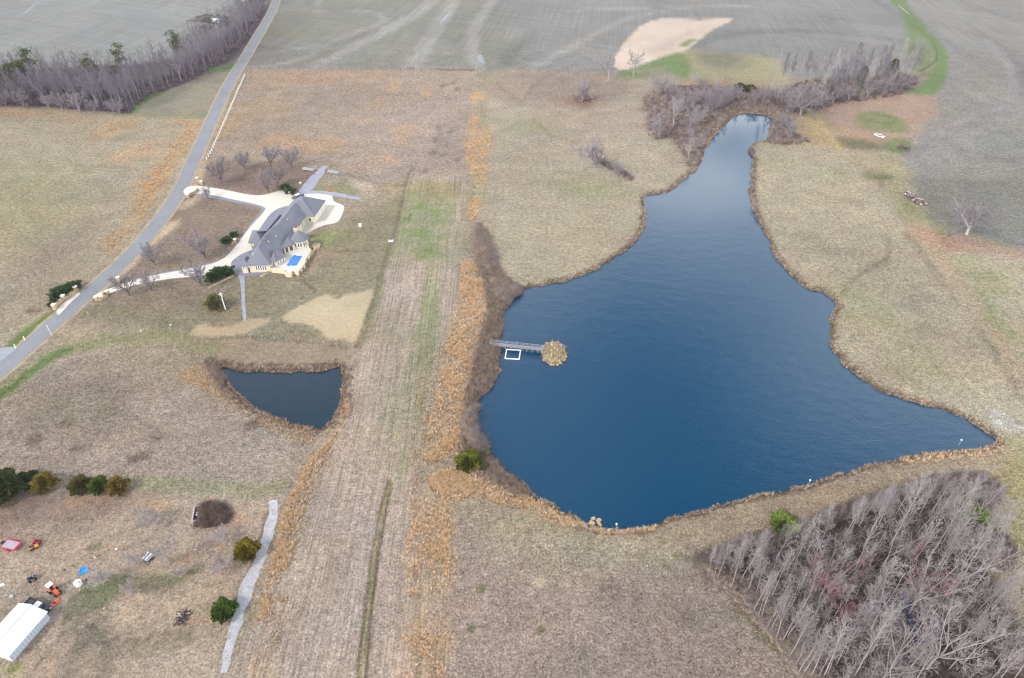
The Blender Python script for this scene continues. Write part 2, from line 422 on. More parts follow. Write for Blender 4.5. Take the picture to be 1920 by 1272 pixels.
def blend(idx, w, c):
    base[idx] = base[idx] * (1 - w[:, None]) + np.asarray(c)[None, :] * w[:, None]
def warped(warp):
    return GX + wx * warp * 2 + wf * min(warp, 1.5), GY + wy * warp * 2 + wf * min(warp, 1.5)
def region(poly, far):
    lo, hi = poly.min(0) - far, poly.max(0) + far
    return np.nonzero((GX > lo[0]) & (GX < hi[0]) & (GY > lo[1]) & (GY < hi[1]))[0]
def P(c, pts, soft=3., amt=1., warp=3., mask=None, spl=3, patchy=0.0):
    poly = spline(flatpts(pts), spl); far = soft + warp * 2 + 1
    I = region(poly, far)
    if not len(I): return
    x, y = GX[I] + wx[I] * warp * 2 + wf[I] * min(warp, 1.5), GY[I] + wy[I] * warp * 2 + wf[I] * min(warp, 1.5)
    w = smooth(soft, -soft, sdf(x, y, poly, far)) * amt
    if patchy:
        n = fbm(GX[I] * .35, GY[I] * .35, 7, 5); w = w * (1 - patchy + patchy * smooth(.42, .62, n))
    blend(I, w, alb(soften(c), cen(pts)))
    if mask is not None:
        mw = smooth(soft, -soft, sdf(x, y, poly, far)); msk[I] = msk[I] * (1 - mw[:, None]) + np.array(mask)[None, :] * mw[:, None]
def Ln(c, pts, width, soft=1., amt=1., warp=1., patchy=0.0):
    L_ = spline(flatpts(pts), 5, False); far = width / 2 + soft + warp * 2 + 1
    I = region(L_, far)
    if not len(I): return
    x, y = GX[I] + wx[I] * warp * 2, GY[I] + wy[I] * warp * 2
    w = smooth(width / 2 + soft, width / 2 - soft, seg_dist(x, y, L_, False)) * amt
    if patchy:
        n = fbm(GX[I] * .35, GY[I] * .35, 17, 5); w = w * (1 - patchy + patchy * smooth(.42, .62, n))
    blend(I, w, alb(soften(c), cen(pts)))
def B(c, uv, rx, ry=None, amt=1., soft=.5, warp=2., patchy=0.0):
    p = flatpts([uv])[0]; ry = ry or rx; far = max(rx, ry) * (1 + soft) + warp * 2
    I = region(np.array([p]), far)
    if not len(I): return
    x, y = GX[I] + wx[I] * warp * 2 + wf[I], GY[I] + wy[I] * warp * 2 + wf[I]
    d = np.sqrt(((x - p[0]) / rx) ** 2 + ((y - p[1]) / ry) ** 2)
    w = smooth(1 + soft, 1 - soft, d) * amt
    if patchy:
        n = fbm(GX[I] * .4, GY[I] * .4, 27, 5); w = w * (1 - patchy + patchy * smooth(.42, .62, n))
    blend(I, w, alb(soften(c), cen([uv])))

base[:] = alb((150, 150, 150), 560); msk[:] = (0, .35, 1)
_w = smooth(452, 440, GY); base[:] = base * (1 - _w[:, None]) + alb((166, 155, 140), 250)[None] * _w[:, None]; msk[:] = msk * (1 - _w[:, None]) + np.array((0, 1, 0))[None] * _w[:, None]
GRN, TAN, MAUVE, ORG, PALE, DIRT, DARK = (126, 138, 92), (178, 168, 140), (166, 152, 144), (204, 164, 122), (210, 190, 162), (186, 138, 104), (98, 88, 84)
# --- far crop fields
P((154, 157, 160), [(-300,-60),(520,-60),(505,20),(470,90),(380,125),(330,135),(0,140),(-300,140)], 6, 1, 3)
P((146, 146, 141), [(470,128),(505,30),(530,-60),(1000,-60),(1000,128)], 5, 1, 3)
P((150, 150, 152), [(1000,-60),(1650,-60),(1700,60),(1690,140),(1300,140),(1000,130)], 5, 1, 3)
P((154, 152, 150), [(1690,-80),(2500,-80),(2500,480),(1930,475),(1770,440),(1705,350),(1690,285),(1710,240),(1750,180),(1775,120),(1760,60)], 4, 1, 2)
P((138, 137, 132), [(1700,330),(1800,330),(2100,360),(2100,470),(1930,472),(1770,440)], 8, .7, 4)
P((170, 164, 166), [(1740,250),(1830,262),(1800,305),(1700,310)], 7, .6, 6)
for ln, w in (([(1640,0),(1740,60),(1840,110),(1960,150)],6), ([(1800,0),(1880,30),(2000,60)],7), ([(1700,290),(1800,235),(1900,180),(1905,110),(1830,60)],8)):
    Ln((128, 124, 130), ln, w, 4, .45, 3)
Ln((172, 167, 172), [(1720,270),(1810,225),(1890,190),(1893,130),(1850,75)], 6, 3, .5, 2)
for ln, w in (([(465,128),(560,112),(640,72),(700,50),(720,35),(690,22),(640,24)],4.5), ([(600,0),(596,20),(640,24)],4), ([(560,140),(690,75),(780,25),(810,0)],10), ([(770,128),(800,85),(835,30),(850,0)],10), ([(895,125),(885,85),(890,55),(910,20),(925,0)],8), ([(1000,128),(1080,85),(1180,35),(1330,10),(1410,14)],7), ([(1060,20),(1250,14),(1400,10)],6), ([(470,105),(545,92),(610,88)],6)):
    Ln((170, 168, 168), ln, w, 3, .8, 3)
for ln, w in (([(615,108),(605,92),(650,75),(700,62)],5), ([(575,0),(590,14),(640,22)],5), ([(1000,60),(960,100),(940,125)],9), ([(1300,85),(1400,60),(1600,62),(1690,80)],10)):
    Ln((128, 129, 128), ln, w, 4, .6, 3)
B((138, 128, 128), (480, 90), 18, 40, .6, .6, 4)
Ln((120, 150, 95), [(400,128),(440,126),(452,120)], 6, 2, .8, 1)
Ln((140, 145, 110), [(470,80),(520,62),(580,66)], 8, 4, .6, 2)
# --- wood floor, upper left, and the small hay field beside it
P((104, 94, 104), [(-120,120),(60,130),(330,110),(430,60),(490,20),(505,0),(505,30),(480,75),(430,118),(340,160),(270,190),(240,215),(60,200),(-120,200)], 3, 1, 3, (0, .8, 0))
P((160, 154, 136), [(250,214),(300,178),(345,158),(430,132),(447,137),(398,217),(330,219)], 2, 1, 2, (0, .6, .8))
Ln((116, 148, 76), [(246,213),(262,192),(300,172)], 4, 3, .9, 1.5); Ln((126, 150, 84), [(255,217),(330,219),(385,216)], 4, 4, .6, 2); P((122, 148, 92), [(392,128),(448,122),(445,134),(385,134)], 2, .9, 2)
# --- left pasture
P((177, 167, 146), [(-250,205),(0,206),(85,204),(245,217),(300,221),(382,224),(370,270),(345,315),(300,390),(210,480),(140,530),(85,590),(10,650),(-250,800)], 3, 1, 3, (0, 1, 0))
P((168, 162, 126), [(-100,330),(80,300),(150,340),(140,420),(60,470),(-100,470)], 14, .7, 9)
P((166, 148, 132), [(100,440),(200,420),(180,490),(110,540),(40,600),(0,560),(30,480)], 10, .6, 8)
Ln((196, 150, 112), [(0,208),(50,214),(110,216),(160,226)], 9, 6, .6, 4, .4)
P((198, 162, 122), [(325,226),(378,229),(360,265),(338,300),(300,355),(275,400),(240,440),(205,470),(200,460),(240,410),(255,350),(300,305),(330,265),(345,240)], 4, .95, 4, None, 3, .35)
B(ORG, (215, 240), 9, 16, .7, .6, 5, .5); B(ORG, (245, 290), 8, 12, .6, .6, 5, .5); B((190,150,120), (285, 280), 10, 12, .4, .6, 5, .5)
B((128, 112, 100), (62, 583), 2.6, 1.6, .8, .5, 1)
# --- rough meadow between road and strip
P((172, 156, 144), [(466,134),(560,130),(770,132),(905,133),(900,220),(880,330),(760,338),(640,350),(600,322),(540,300),(450,295),(392,302),(420,225)], 3, 1, 3, (0, 1.1, 0))
P((178, 160, 154), [(700,200),(830,180),(870,230),(860,320),(700,335),(640,320)], 10, .6, 8)
P((196, 156, 118), [(480,136),(600,132),(720,134),(700,150),(600,158),(480,165)], 6, .5, 6, None, 3, .6)
for uv, rx, ry in (((590,272),20,9), ((795,172),5,16), ((755,243),6,7), ((766,262),4,6), ((425,235),8,20), ((500,200),12,20), ((520,262),9,8), ((710,190),4,8), ((735,160),4,12), ((690,225),3,5), ((660,140),16,5), ((730,300),6,6)):
    B((208, 166, 122), uv, rx, ry, .5, .7, 5, .6)
for uv in ((850,155),(832,160),(855,168),(822,240),(845,247),(815,262),(832,290),(858,300),(800,320),(812,288)):
    B((128, 112, 104), uv, 1.6, 2.4, .8, .6, 1)
P((150, 138, 132), [(805,225),(860,230),(865,300),(810,310)], 5, .5, 5, None, 3, .6)
Ln((160, 158, 128), [(905,140),(905,180),(912,240),(908,300),(900,360)], 8, 3, .7, 2)
# --- centre meadow down to the lake
P((178, 167, 148), [(925,134),(1050,136),(1150,141),(1240,160),(1300,190),(1335,240),(1310,310),(1272,347),(1206,374),(1204,432),(1120,507),(990,545),(940,520),(915,450),(890,420),(900,330),(912,250)], 3, 1, 3, (0, .9, 0))
P((162, 144, 134), [(930,135),(1140,140),(1200,165),(1150,190),(1060,200),(960,200),(915,170)], 8, .8, 6)
P((182, 164, 150), [(1040,205),(1180,190),(1260,210),(1270,260),(1180,260),(1060,240)], 10, .6, 7)
P((160, 164, 122), [(1060,330),(1130,340),(1190,360),(1130,380),(1060,370)], 8, .6, 6); P((160, 164, 122), [(960,230),(1020,225),(1040,245),(970,250)], 6, .5, 5)
P((184, 175, 152), [(910,400),(1200,375),(1200,435),(1120,505),(990,542),(930,500)], 8, .7, 6)
for ln in ([(925,155),(975,190)], [(1000,225),(1035,255),(1080,268)], [(1015,150),(985,185),(1030,180)]): Ln((118, 104, 100), ln, 1.6, 1.4, .6, 2, .4)
B((160,118,112), (1090, 190), 11, 9, .6, .6, 3)
# --- far bank by the inlet
P((146, 124, 118), [(1215,170),(1300,160),(1420,165),(1480,190),(1500,215),(1445,218),(1400,210),(1370,216),(1345,245),(1320,280),(1300,310),(1285,300),(1265,250),(1220,240)], 4, .85, 4, (0, 1, 0), 3, .5)
P((172, 166, 132), [(1270,95),(1350,98),(1450,110),(1480,150),(1400,158),(1300,150),(1260,125)], 4, .95, 3, (0, .7, .2)); P((176, 142, 122), [(1300,150),(1420,155),(1440,165),(1310,165)], 5, .7, 3)
P((128, 128, 116), [(1310,100),(1380,103),(1400,125),(1330,125)], 6, .6, 5)
P((222, 203, 190), [(1152,128),(1160,95),(1200,50),(1240,36),(1310,37),(1374,36),(1330,60),(1285,95),(1230,112),(1185,128)], 1.5, 1, 1.2, (0, .25, .15))
P((204, 180, 168), [(1210,95),(1270,70),(1300,60),(1250,100)], 5, .6, 4)
P((122, 148, 92), [(1160,138),(1195,125),(1250,105),(1272,98),(1295,120),(1290,150),(1262,140),(1210,146),(1165,145)], 2, .9, 2); P((160,148,128), [(1192,132),(1240,128),(1262,142),(1215,148)], 3, .8, 2)
Ln((112, 148, 76), [(1283,85),(1292,78),(1300,76)], 5, 2, .8, 1)
# --- green waterway, upper right
P((124, 150, 96), [(1640,-30),(1680,-30),(1712,25),(1755,70),(1776,100),(1776,140),(1756,175),(1715,182),(1700,172),(1735,150),(1752,110),(1735,75),(1700,60),(1690,25)], 2, .95, 1.5, (0, .4, 0))
P((128,150,96), [(1700,60),(1745,90),(1752,110),(1735,140),(1700,120)], 3, .8, 2)
P((188, 160, 144), [(1535,200),(1600,190),(1680,180),(1740,178),(1755,195),(1735,225),(1715,265),(1660,270),(1590,262),(1565,240)], 4, .9, 4, (0, .7, 0))
P((122, 148, 92), [(1605,215),(1650,210),(1700,228),(1702,245),(1660,248),(1615,240)], 2, .85, 3, None, 3, .3); P((122,148,94), [(1655,265),(1705,262),(1705,285),(1670,285)], 2.5, .85, 2)
P((192, 156, 130), [(1565,225),(1600,245),(1640,262),(1600,262),(1575,252)], 3, .7, 3); P((190, 152, 138), [(1700,205),(1750,205),(1745,225),(1715,232)], 3, .6, 3)
P((118, 120, 92), [(1560,258),(1620,262),(1660,278),(1640,284),(1575,278)], 3, .8, 2)
P((190, 164, 122), [(1480,205),(1530,212),(1560,250),(1590,290),(1570,290),(1500,262),(1482,240)], 3, .8, 3)
# --- right bank
P((180, 171, 150), [(1416,270),(1500,264),(1580,280),(1660,285),(1690,300),(1705,350),(1765,440),(1920,475),(2300,520),(2300,1000),(1930,860),(1868,828),(1800,780),(1650,732),(1570,668),(1555,640),(1570,575),(1545,548),(1470,500),(1440,445),(1408,390),(1406,350)], 3, 1, 3, (0, 1, 0))
P((170, 166, 128), [(1640,290),(1690,300),(1705,350),(1720,390),(1700,410),(1660,350)], 5, .7, 4)
P((124, 145, 80), [(1690,388),(1708,385),(1722,410),(1700,418)], 3, .7, 2); P((124,148,78), [(1735,400),(1765,425),(1780,450),(1750,430)], 2, .7, 2); P((130,152,86), [(1825,452),(1870,455),(1895,468),(1840,462)], 3, .6, 2)
P((180, 130, 118), [(1710,425),(1760,440),(1830,450),(1900,470),(1820,470),(1740,455)], 5, .75, 4)
Ln((186, 164, 140), [(1700,400),(1740,450),(1800,530),(1850,600),(1900,690),(1930,760)], 5, 3, .6, 2)
Ln((188, 160, 142), [(1815,462),(1870,470),(1950,480)], 5, 2.5, .7, 2)
for ln in ([(1590,290),(1640,335),(1655,355)], [(1700,432),(1725,470),(1745,500),(1790,560)], [(1840,620),(1880,690),(1910,740)]): Ln((140, 128, 112), ln, 2.2, 1.6, .7, 2, .4)
Ln((205, 186, 140), [(1530,215),(1565,268),(1600,300),(1640,340)], 2.0, 1.0, .7, 1.5, .4); Ln((205,178,122), [(1418,270),(1500,268),(1516,270)], 2, 1, .8, 1)
P((140, 158, 100), [(1790,480),(1850,500),(1900,540),(1880,560),(1820,520)], 5, .6, 5, None, 3, .5); Ln((134,152,94), [(1840,550),(1870,600),(1910,640)], 4, 3, .6, 3, .4)
Ln((120, 104, 92), [(1582,552),(1605,520),(1640,498),(1670,470),(1660,440)], 1.5, 1.0, .6, 2, .3)
for uv in ((1650,330),(1600,380),(1740,620),(1660,700),(1720,560),(1500,440),(1560,470)): B((150, 140, 124), uv, 6, 5, .5, .6, 4, .5)
for uv in ((1460,310),(1560,330),(1600,560),(1650,600),(1720,680)): B((164, 166, 122), uv, 8, 7, .5, .6, 5, .4)
B((112, 122, 92), (1648, 333), 6, 4, .7, .5, 2)
P((206, 206, 210), [(1850,768),(1872,768),(1900,790),(1918,800),(1915,812),(1880,805),(1862,790)], 1.2, .85, 2, None, 3, .5)
P((165, 160, 124), [(1860,830),(1990,850),(2100,1000),(2000,1300),(1925,1215),(1885,1140),(1875,1010),(1868,940)], 3, 1, 2, (0, 1, 0)); P((178, 158, 132), [(1890,1050),(1990,1080),(1990,1200),(1910,1180)], 5, .6, 4)
# --- dam and lower meadow
P((180, 162, 142), [(1100,995),(1200,995),(1400,940),(1640,880),(1780,850),(1868,835),(1880,860),(1800,888),(1700,905),(1480,985),(1330,1025),(1230,1050),(1120,1040)], 2, 1, 2, (0, 1, 0))
P((164, 150, 142), [(845,925),(900,905),(960,925),(1030,950),(1090,985),(1200,1040),(1300,1050),(1350,1100),(1390,1150),(1460,1215),(1540,1330),(820,1340),(835,1100)], 3, 1, 3, (0, 1.1, 0))
P((172, 165, 136), [(870,930),(960,935),(1060,970),(1110,1000),(1250,1040),(1080,1060),(930,1000)], 9, .8, 7)
P((172, 152, 146), [(850,1120),(1000,1150),(1200,1180),(1350,1200),(1400,1280),(860,1290)], 12, .6, 9)
B((196, 184, 160), (1012, 1093), 1.4, 1.1, .8, .4, .4)
for uv in ((905,1103),(1018,1180),(885,1175),(1135,1105),(1095,1220),(1250,1060),(1270,1045)): B((110, 116, 72), uv, .8, .8, .7, .6, .6)
for uv in ((1140,1120),(1190,1190),(1090,1230),(960,1140),(1300,1170),(1180,1105)): B((134, 122, 118), uv, 3, 4, .5, .6, 3, .4)
Ln((116, 118, 62), [(1395,1140),(1430,1185),(1480,1240),(1520,1290)], 1.6, 1.0, .8, 1, .2)
Ln((128, 96, 84), [(1330,1080),(1370,1100),(1400,1140)], 2.5, 1.5, .7, 1)
P((104, 92, 87), [(1365,1050),(1415,1028),(1490,1004),(1600,962),(1740,918),(1825,914),(1850,945),(1858,1040),(1870,1150),(1905,1215),(1965,1300),(1600,1330),(1540,1250),(1485,1190),(1430,1122),(1385,1082)], 2.5, 1, 2, (0, 1, 0)); P((116, 104, 70), [(1320,1035),(1480,985),(1600,940),(1760,895),(1860,915),(1820,930),(1640,960),(1480,1005),(1330,1055)], 2, .7, 2, None, 3, .4)
P((132, 152, 62), [(1800,965),(1835,960),(1842,985),(1810,990)], 1.5, .7, 1)
# --- the long strip with its drill rows
STRIP = [(772,335),(868,335),(868,400),(862,490),(845,600),(822,700),(795,850),(800,1000),(815,1150),(820,1340),(400,1340),(440,1250),(500,1090),(545,960),(600,850),(640,790),(645,720),(668,652),(700,575),(738,455)]
P((184, 167, 156), STRIP, 2.5, 1, 2, (.9, .8, 0))
P((138, 160, 96), [(752,350),(800,360),(848,390),(848,470),(820,490),(760,486),(738,480)], 8, .95, 6, (.5, .7, 0), 3, .55)
P((146, 156, 110), [(796,360),(812,480),(812,560),(795,620),(790,500)], 2.5, .75, 3, None, 3, .3); P((138,156,94), [(805,560),(810,640),(790,690),(780,640)], 3, .7, 3, None, 3, .4)
P((158, 152, 106), [(790,340),(860,345),(860,380),(800,372)], 4, .7, 3); P((192, 176, 164), [(745,520),(790,520),(790,600),(765,620),(745,580)], 4, .75, 5, None, 3, .4); P((190,172,160), [(770,480),(800,500),(800,530),(760,530)], 3,.6,3)
P((142, 142, 110), [(730,580),(760,585),(745,640),(712,640)], 4, .6, 4, None, 3, .3); P((182,164,150), [(690,640),(740,650),(740,700),(690,690)], 4, .5, 4)
Ln((136, 156, 98), [(828,480),(816,600),(800,700),(770,820),(745,900)], 1.6, 1.4, .6, 1.5, .5); Ln((140, 156, 102), [(800,480),(790,600),(770,700),(735,830)], 1.4, 1.2, .5, 1.5, .5); P((146, 152, 116), [(780,620),(830,600),(815,690),(780,760),(740,780)], 4, .5, 4, None, 3, .4)
Ln((134, 150, 88), [(722,470),(716,520),(702,575),(684,625),(668,655)], 2.0, 1.5, .75, 1)
P((156, 160, 122), [(700,700),(760,690),(770,800),(750,900),(720,900),(700,800)], 6, .35, 5, None, 3, .4)
for ln in ([(728,900),(705,1000),(690,1100),(668,1290)], [(735,905),(716,1000),(702,1100),(684,1290)]): Ln((104, 90, 72), ln, .62, .35, .9, .3)
Ln((150, 150, 92), [(731,905),(710,1000),(696,1100),(676,1290)], .7, .4, .7, .4, .2)
P((184, 168, 162), [(672,920),(712,930),(690,1060),(668,1070)], 2.5, .6, 2.5)
# --- broom sedge: the orange bands
P((212, 172, 128), [(885,218),(897,222),(905,240),(922,243),(916,290),(905,345),(893,352),(880,318),(872,275),(876,240)], 2.5, .8, 3, (.3, 1, 0), 3, .55)
B((212, 172, 128), (893, 182), 4, 9, .9, .6, 2, .4); P((210,170,126), [(888,372),(900,370),(897,395),(884,412),(878,400)], 1.5, .85, 2, None, 3, .4)
P((184, 164, 142), [(868,482),(895,490),(910,540),(915,580),(898,640),(892,740),(870,800),(862,850),(800,862),(795,830),(815,730),(832,660),(850,600),(862,540)], 2, .8, 2, (.3, 1, 0), 3, .3)
P((192, 164, 134), [(868,496),(890,510),(902,560),(890,620),(876,690),(862,800),(845,850),(820,850),(835,740),(852,640),(862,560)], 2, .8, 2.5, None, 3, .35)
P((190, 164, 138), [(812,890),(870,882),(905,900),(880,930),(855,945),(843,1000),(838,1110),(828,1000),(812,930)], 2, .9, 2, (0, 1, 0), 3, .25)
P((184, 156, 124), [(775,990),(838,990),(838,1110),(826,1290),(760,1290),(762,1140)], 2.5, .7, 3, None, 3, .6); P((190,150,112), [(900,900),(960,920),(1040,955),(1080,980),(1050,985),(960,950),(890,930)], 2, .75, 2, None, 3, .5)
P((182, 160, 136), [(648,748),(656,770),(640,800),(610,850),(580,930),(556,1010),(535,1070),(505,1120),(490,1160),(495,1110),(520,1030),(540,950),(575,880),(610,830),(630,800)], 2, .9, 2, (.2, 1, 0), 3, .3)
P((188, 156, 124), [(480,1240),(500,1250),(500,1340),(455,1340)], 2, .8, 2); B((198,158,112), (494,1140), 1.2, 2.6, .8, .5, 1)
# --- brush band on the lake's west side
BRUSH_PX = [(889,422),(905,425),(925,460),(940,510),(985,546),(965,562),(944,592),(940,630),(935,690),(918,735),(900,755),(893,785),(897,818),(915,845),(950,888),(1000,932),(960,925),(900,890),(868,850),(862,800),(875,720),(892,650),(912,580),(905,530),(890,480)]
P((140, 122, 112), BRUSH_PX, 1.6, .95, 2, (0, 1.1, 0))
# --- house yard
P((152, 134, 122), [(352,362),(490,392),(478,410),(440,462),(395,490),(330,505),(268,517),(222,540),(240,505),(300,430)], 2, 1, 2, (0, .9, 0)); P((150, 128, 122), [(384,345),(392,305),(460,305),(560,312),(600,325),(560,365),(520,358),(470,366),(420,356)], 2, 1, 2, (0, .9, 0))
P((212, 190, 158), [(333,412),(330,425),(300,450),(262,480),(248,500),(228,512),(250,480),(290,435)], 1.4, .95, 1.2); P((206, 180, 152), [(383,300),(388,310),(372,345),(360,346),(372,315)], 1.2, .9, 1); P((214,194,164), [(345,385),(366,365),(372,372),(358,385),(340,392)], 1, .9, 1)
P((156, 148, 124), [(455,522),(520,520),(566,522),(600,470),(640,430),(690,400),(745,365),(755,350),(738,440),(718,510),(700,575),(668,650),(560,640),(380,640),(240,610),(140,592),(185,562),(260,540),(350,522),(400,528),(440,512)], 2, 1, 2, (0, .9, 0))
P((152, 134, 122), [(190,562),(300,530),(400,528),(420,560),(330,580),(240,580)], 5, .7, 4); P((138,132,104), [(150,590),(240,585),(330,600),(380,630),(250,605)], 5, .6, 4)
P((150, 152, 112), [(560,345),(640,350),(672,365),(600,362)], 3, .7, 2); P((196,140,96), [(603,355),(625,353),(620,362)], 2, .7, 1.5); P((136,146,100), [(640,338),(668,350),(650,360),(632,350)], 3, .6, 2)
P((140, 158, 92), [(590,440),(620,432),(650,440),(620,460),(600,462)], 3, .75, 3, None, 3, .3)
P((214, 194, 162), [(528,600),(560,575),(600,556),(620,553),(632,562),(645,552),(672,548),(697,542),(692,580),(672,642),(640,636),(612,632),(580,610)], .8, 1, 1.6, (0, .35, 0))
P((206, 184, 152), [(356,622),(380,606),(402,612),(430,612),(470,597),(506,597),(500,606),(470,622),(440,628),(360,630)], .8, .95, 1.4, (0, .35, 0))
P((192, 162, 138), [(598,470),(640,470),(600,486),(582,510)], 2, .8, 2); Ln((110,86,74), [(562,523),(580,538),(593,549)], .6, .4, .8, .4); Ln((120, 96, 82), [(600,469),(650,471),(700,470)], .7, .5, .7, .6)
P((208,190,172), [(660,340),(700,345),(702,365),(680,368)], 2.5, .7, 2)
P((172, 152, 132), [(385,640),(560,645),(662,650),(655,680),(645,688),(600,690),(520,692),(430,684),(400,672)], 2, .95, 2, (0, .7, 0))
Ln((126,112,92), [(380,638),(480,632),(560,640),(655,652)], .8, .6, .7, .6)
Ln((122, 112, 98), [(775,312),(760,345),(744,420),(718,500),(694,580),(668,650)], .9, .7, .7, .3); Ln((128, 118, 106), [(600,322),(640,326),(700,342),(755,350)], 1.6, 1.2, .7, .8); Ln((205,164,116), [(690,352),(755,352),(790,356)], 1.4, 1, .6, 1)
# --- lower left meadow
P((176, 161, 150), [(0,735),(100,690),(180,652),(330,640),(400,672),(425,720),(490,772),(590,806),(560,870),(520,935),(260,925),(0,900),(-250,950),(-250,780)], 3, 1, 3, (0, 1, 0))
P((156, 142, 138), [(0,760),(120,690),(200,700),(240,780),(160,830),(0,850)], 8, .7, 7); P((150, 150, 118), [(60,720),(180,740),(200,800),(100,810),(40,790)], 9, .5, 8, None, 3, .4)
P((166, 156, 128), [(200,640),(380,650),(400,700),(280,710),(180,680)], 8, .6, 6)
for uv, c in (((265,856),(112,100,100)), ((470,797),(110,96,90)), ((60,828),(126,112,106)), ((150,840),(132,120,116)), ((125,795),(122,120,92)), ((290,820),(140,128,120)), ((200,770),(138,132,108))): B(c, uv, 2.4, 1.8, .7, .6, 1.6)
Ln((136, 146, 92), [(0,735),(60,690),(130,655),(200,640),(300,632),(360,650),(400,662)], 5, 3, .7, 3, .3)
Ln((104, 134, 72), [(0,742),(50,706),(95,672),(130,655)], 3, 1.4, .9, 1); P((118,140,74), [(5,655),(50,615),(95,585),(110,592),(60,636),(30,656)], 1.2, .95, .8, (0,.5,0))
P((200, 158, 112), [(375,690),(440,750),(490,775),(560,800),(540,800),(460,770),(410,740),(340,712)], 1.8, .7, 2, None, 3, .4)
Ln((150,156,112), [(230,905),(360,912),(470,918),(520,912)], 4, 2, .7, 1.5, .2); Ln((190,182,168), [(240,915),(360,925),(460,935)], .5, .4, .6, .8, .5)
# --- homestead
P((182, 164, 148), [(-200,915),(0,930),(120,925),(260,930),(480,940),(505,945),(495,1010),(470,1090),(440,1170),(410,1290),(380,1340),(-200,1340)], 2.5, 1, 2, (0, .8, 0))
P((150, 126, 118), [(-50,935),(120,925),(240,930),(180,985),(80,1000),(-50,1000)], 3, .7, 3); P((198, 158, 122), [(110,940),(150,930),(205,938),(150,948),(120,955)], 1.4, .75, 1.6, None, 3, .3)
for uv, rx, ry in (((345,1047),3,1.4), ((275,1065),1.6,1), ((405,1022),1.8,.9), ((300,945),5,1), ((440,970),3,2), ((385,1160),4,1.2), ((350,1085),1.6,1), ((105,1250),1,1.4), ((195,1140),1,.8), ((220,1030),1,.6), ((385,935),2.,1)): B((196, 158, 126), uv, rx, ry, .7, .6, 1.6, .5)
P((124, 126, 100), [(140,1110),(230,1080),(330,1072),(380,1065),(330,1100),(240,1115),(170,1150),(130,1160)], 1.4, 1, 1.5, None, 3, .3); P((130, 124, 110), [(130,1170),(200,1150),(240,1230),(140,1300),(100,1290),(140,1220)], 2.4, 1, 2, None, 3, .3)
P((132, 128, 104), [(310,1180),(370,1175),(360,1215),(300,1225),(240,1230),(250,1200)], 1.8, .7, 1.6, None, 3, .3); P((196,174,152), [(200,1165),(260,1120),(280,1150),(240,1180)], 1.8, .7, 1.4); P((196,176,152), [(310,1120),(400,1090),(430,1100),(400,1160),(330,1150)], 2.4, .55, 2)
P((184,164,146), [(130,1260),(170,1215),(190,1230),(160,1340),(130,1340)], 1.4, .7, 1); P((190,170,152), [(310,1230),(400,1200),(410,1250),(390,1330),(300,1330)], 2, .6, 1.6)
P((118,134,84), [(165,1100),(230,1085),(220,1110),(180,1120)], 1, .7, 1); P((110,126,84), [(165,1025),(190,1018),(185,1028),(165,1035)], .7, .8, .5); B((150,160,90), (20,1258), 2, 1.2, .7, .6, 1)
for ln in ([(0,1000),(100,1050),(210,1010),(300,975),(330,960)], [(130,1065),(180,1045),(260,1020),(320,985)], [(200,1100),(330,1050),(420,1010),(455,985)], [(60,1272),(110,1200),(160,1150)], [(160,1150),(95,1220),(40,1290)]): Ln((140, 126, 116), ln, .8, .7, .55, 1, .3)
Ln((118, 96, 84), [(500,960),(492,1000),(470,1060),(448,1120),(432,1170)], .7, .5, .7, .5, .3)
for uv in ((330,1050),(395,1145)): B((150,140,124), uv, 2.2, 1.4, .4, .6, 1)
# --- broad wander of tone everywhere, shore edge, verges
n = fbm(GX * .025, GY * .025, 5, 5); base *= (1 + (n - .5) * .42)[:, None]
n = fbm(GX * .07, GY * .07, 15, 4) - .5
base *= np.stack([1 + n * .16, 1 + n * .02, 1 - n * .08], 1)
def gcol(x, y):          # ground cover colour at a place
    i = np.clip(np.searchsorted(ys, y), 0, len(ys) - 1); j = np.clip(((x / (dep[i] * .75 * 1.3) + 1) / 2 * (NC - 1)).round().astype(int), 0, NC - 1) + NO
    return base.reshape(len(ys), NX, 3)[i, j]
shoreD = np.minimum(sdf(GX, GY, LAKE, 6.), sdf(GX, GY, POND, 6.))
w = smooth(1.8, .5, shoreD + wf * 1.6) * .9; I = np.nonzero(w > 0)[0]; blend(I, w[I], alb((112, 92, 78), 190))
w = smooth(.35, -.1, shoreD); I = np.nonzero(w > 0)[0]; blend(I, w[I], np.array([.03, .025, .02]))
si = sdf(GX, GY, ISLE, 5.); w = smooth(.4, -.4, si); I = np.nonzero(w > 0)[0]; blend(I, w[I], alb((176, 164, 140), 210))
q = np.arange(len(ys) * NX).reshape(len(ys), NX)
quads = np.stack([q[:-1, :-1], q[:-1, 1:], q[1:, 1:], q[1:, :-1]], -1).reshape(-1, 4)
gnd = np_mesh('ground', np.stack([GX, GY, GZ], 1), quads, ground_material(), None, True, {'Col': base, 'Mask': msk})
props(gnd, kind='structure')

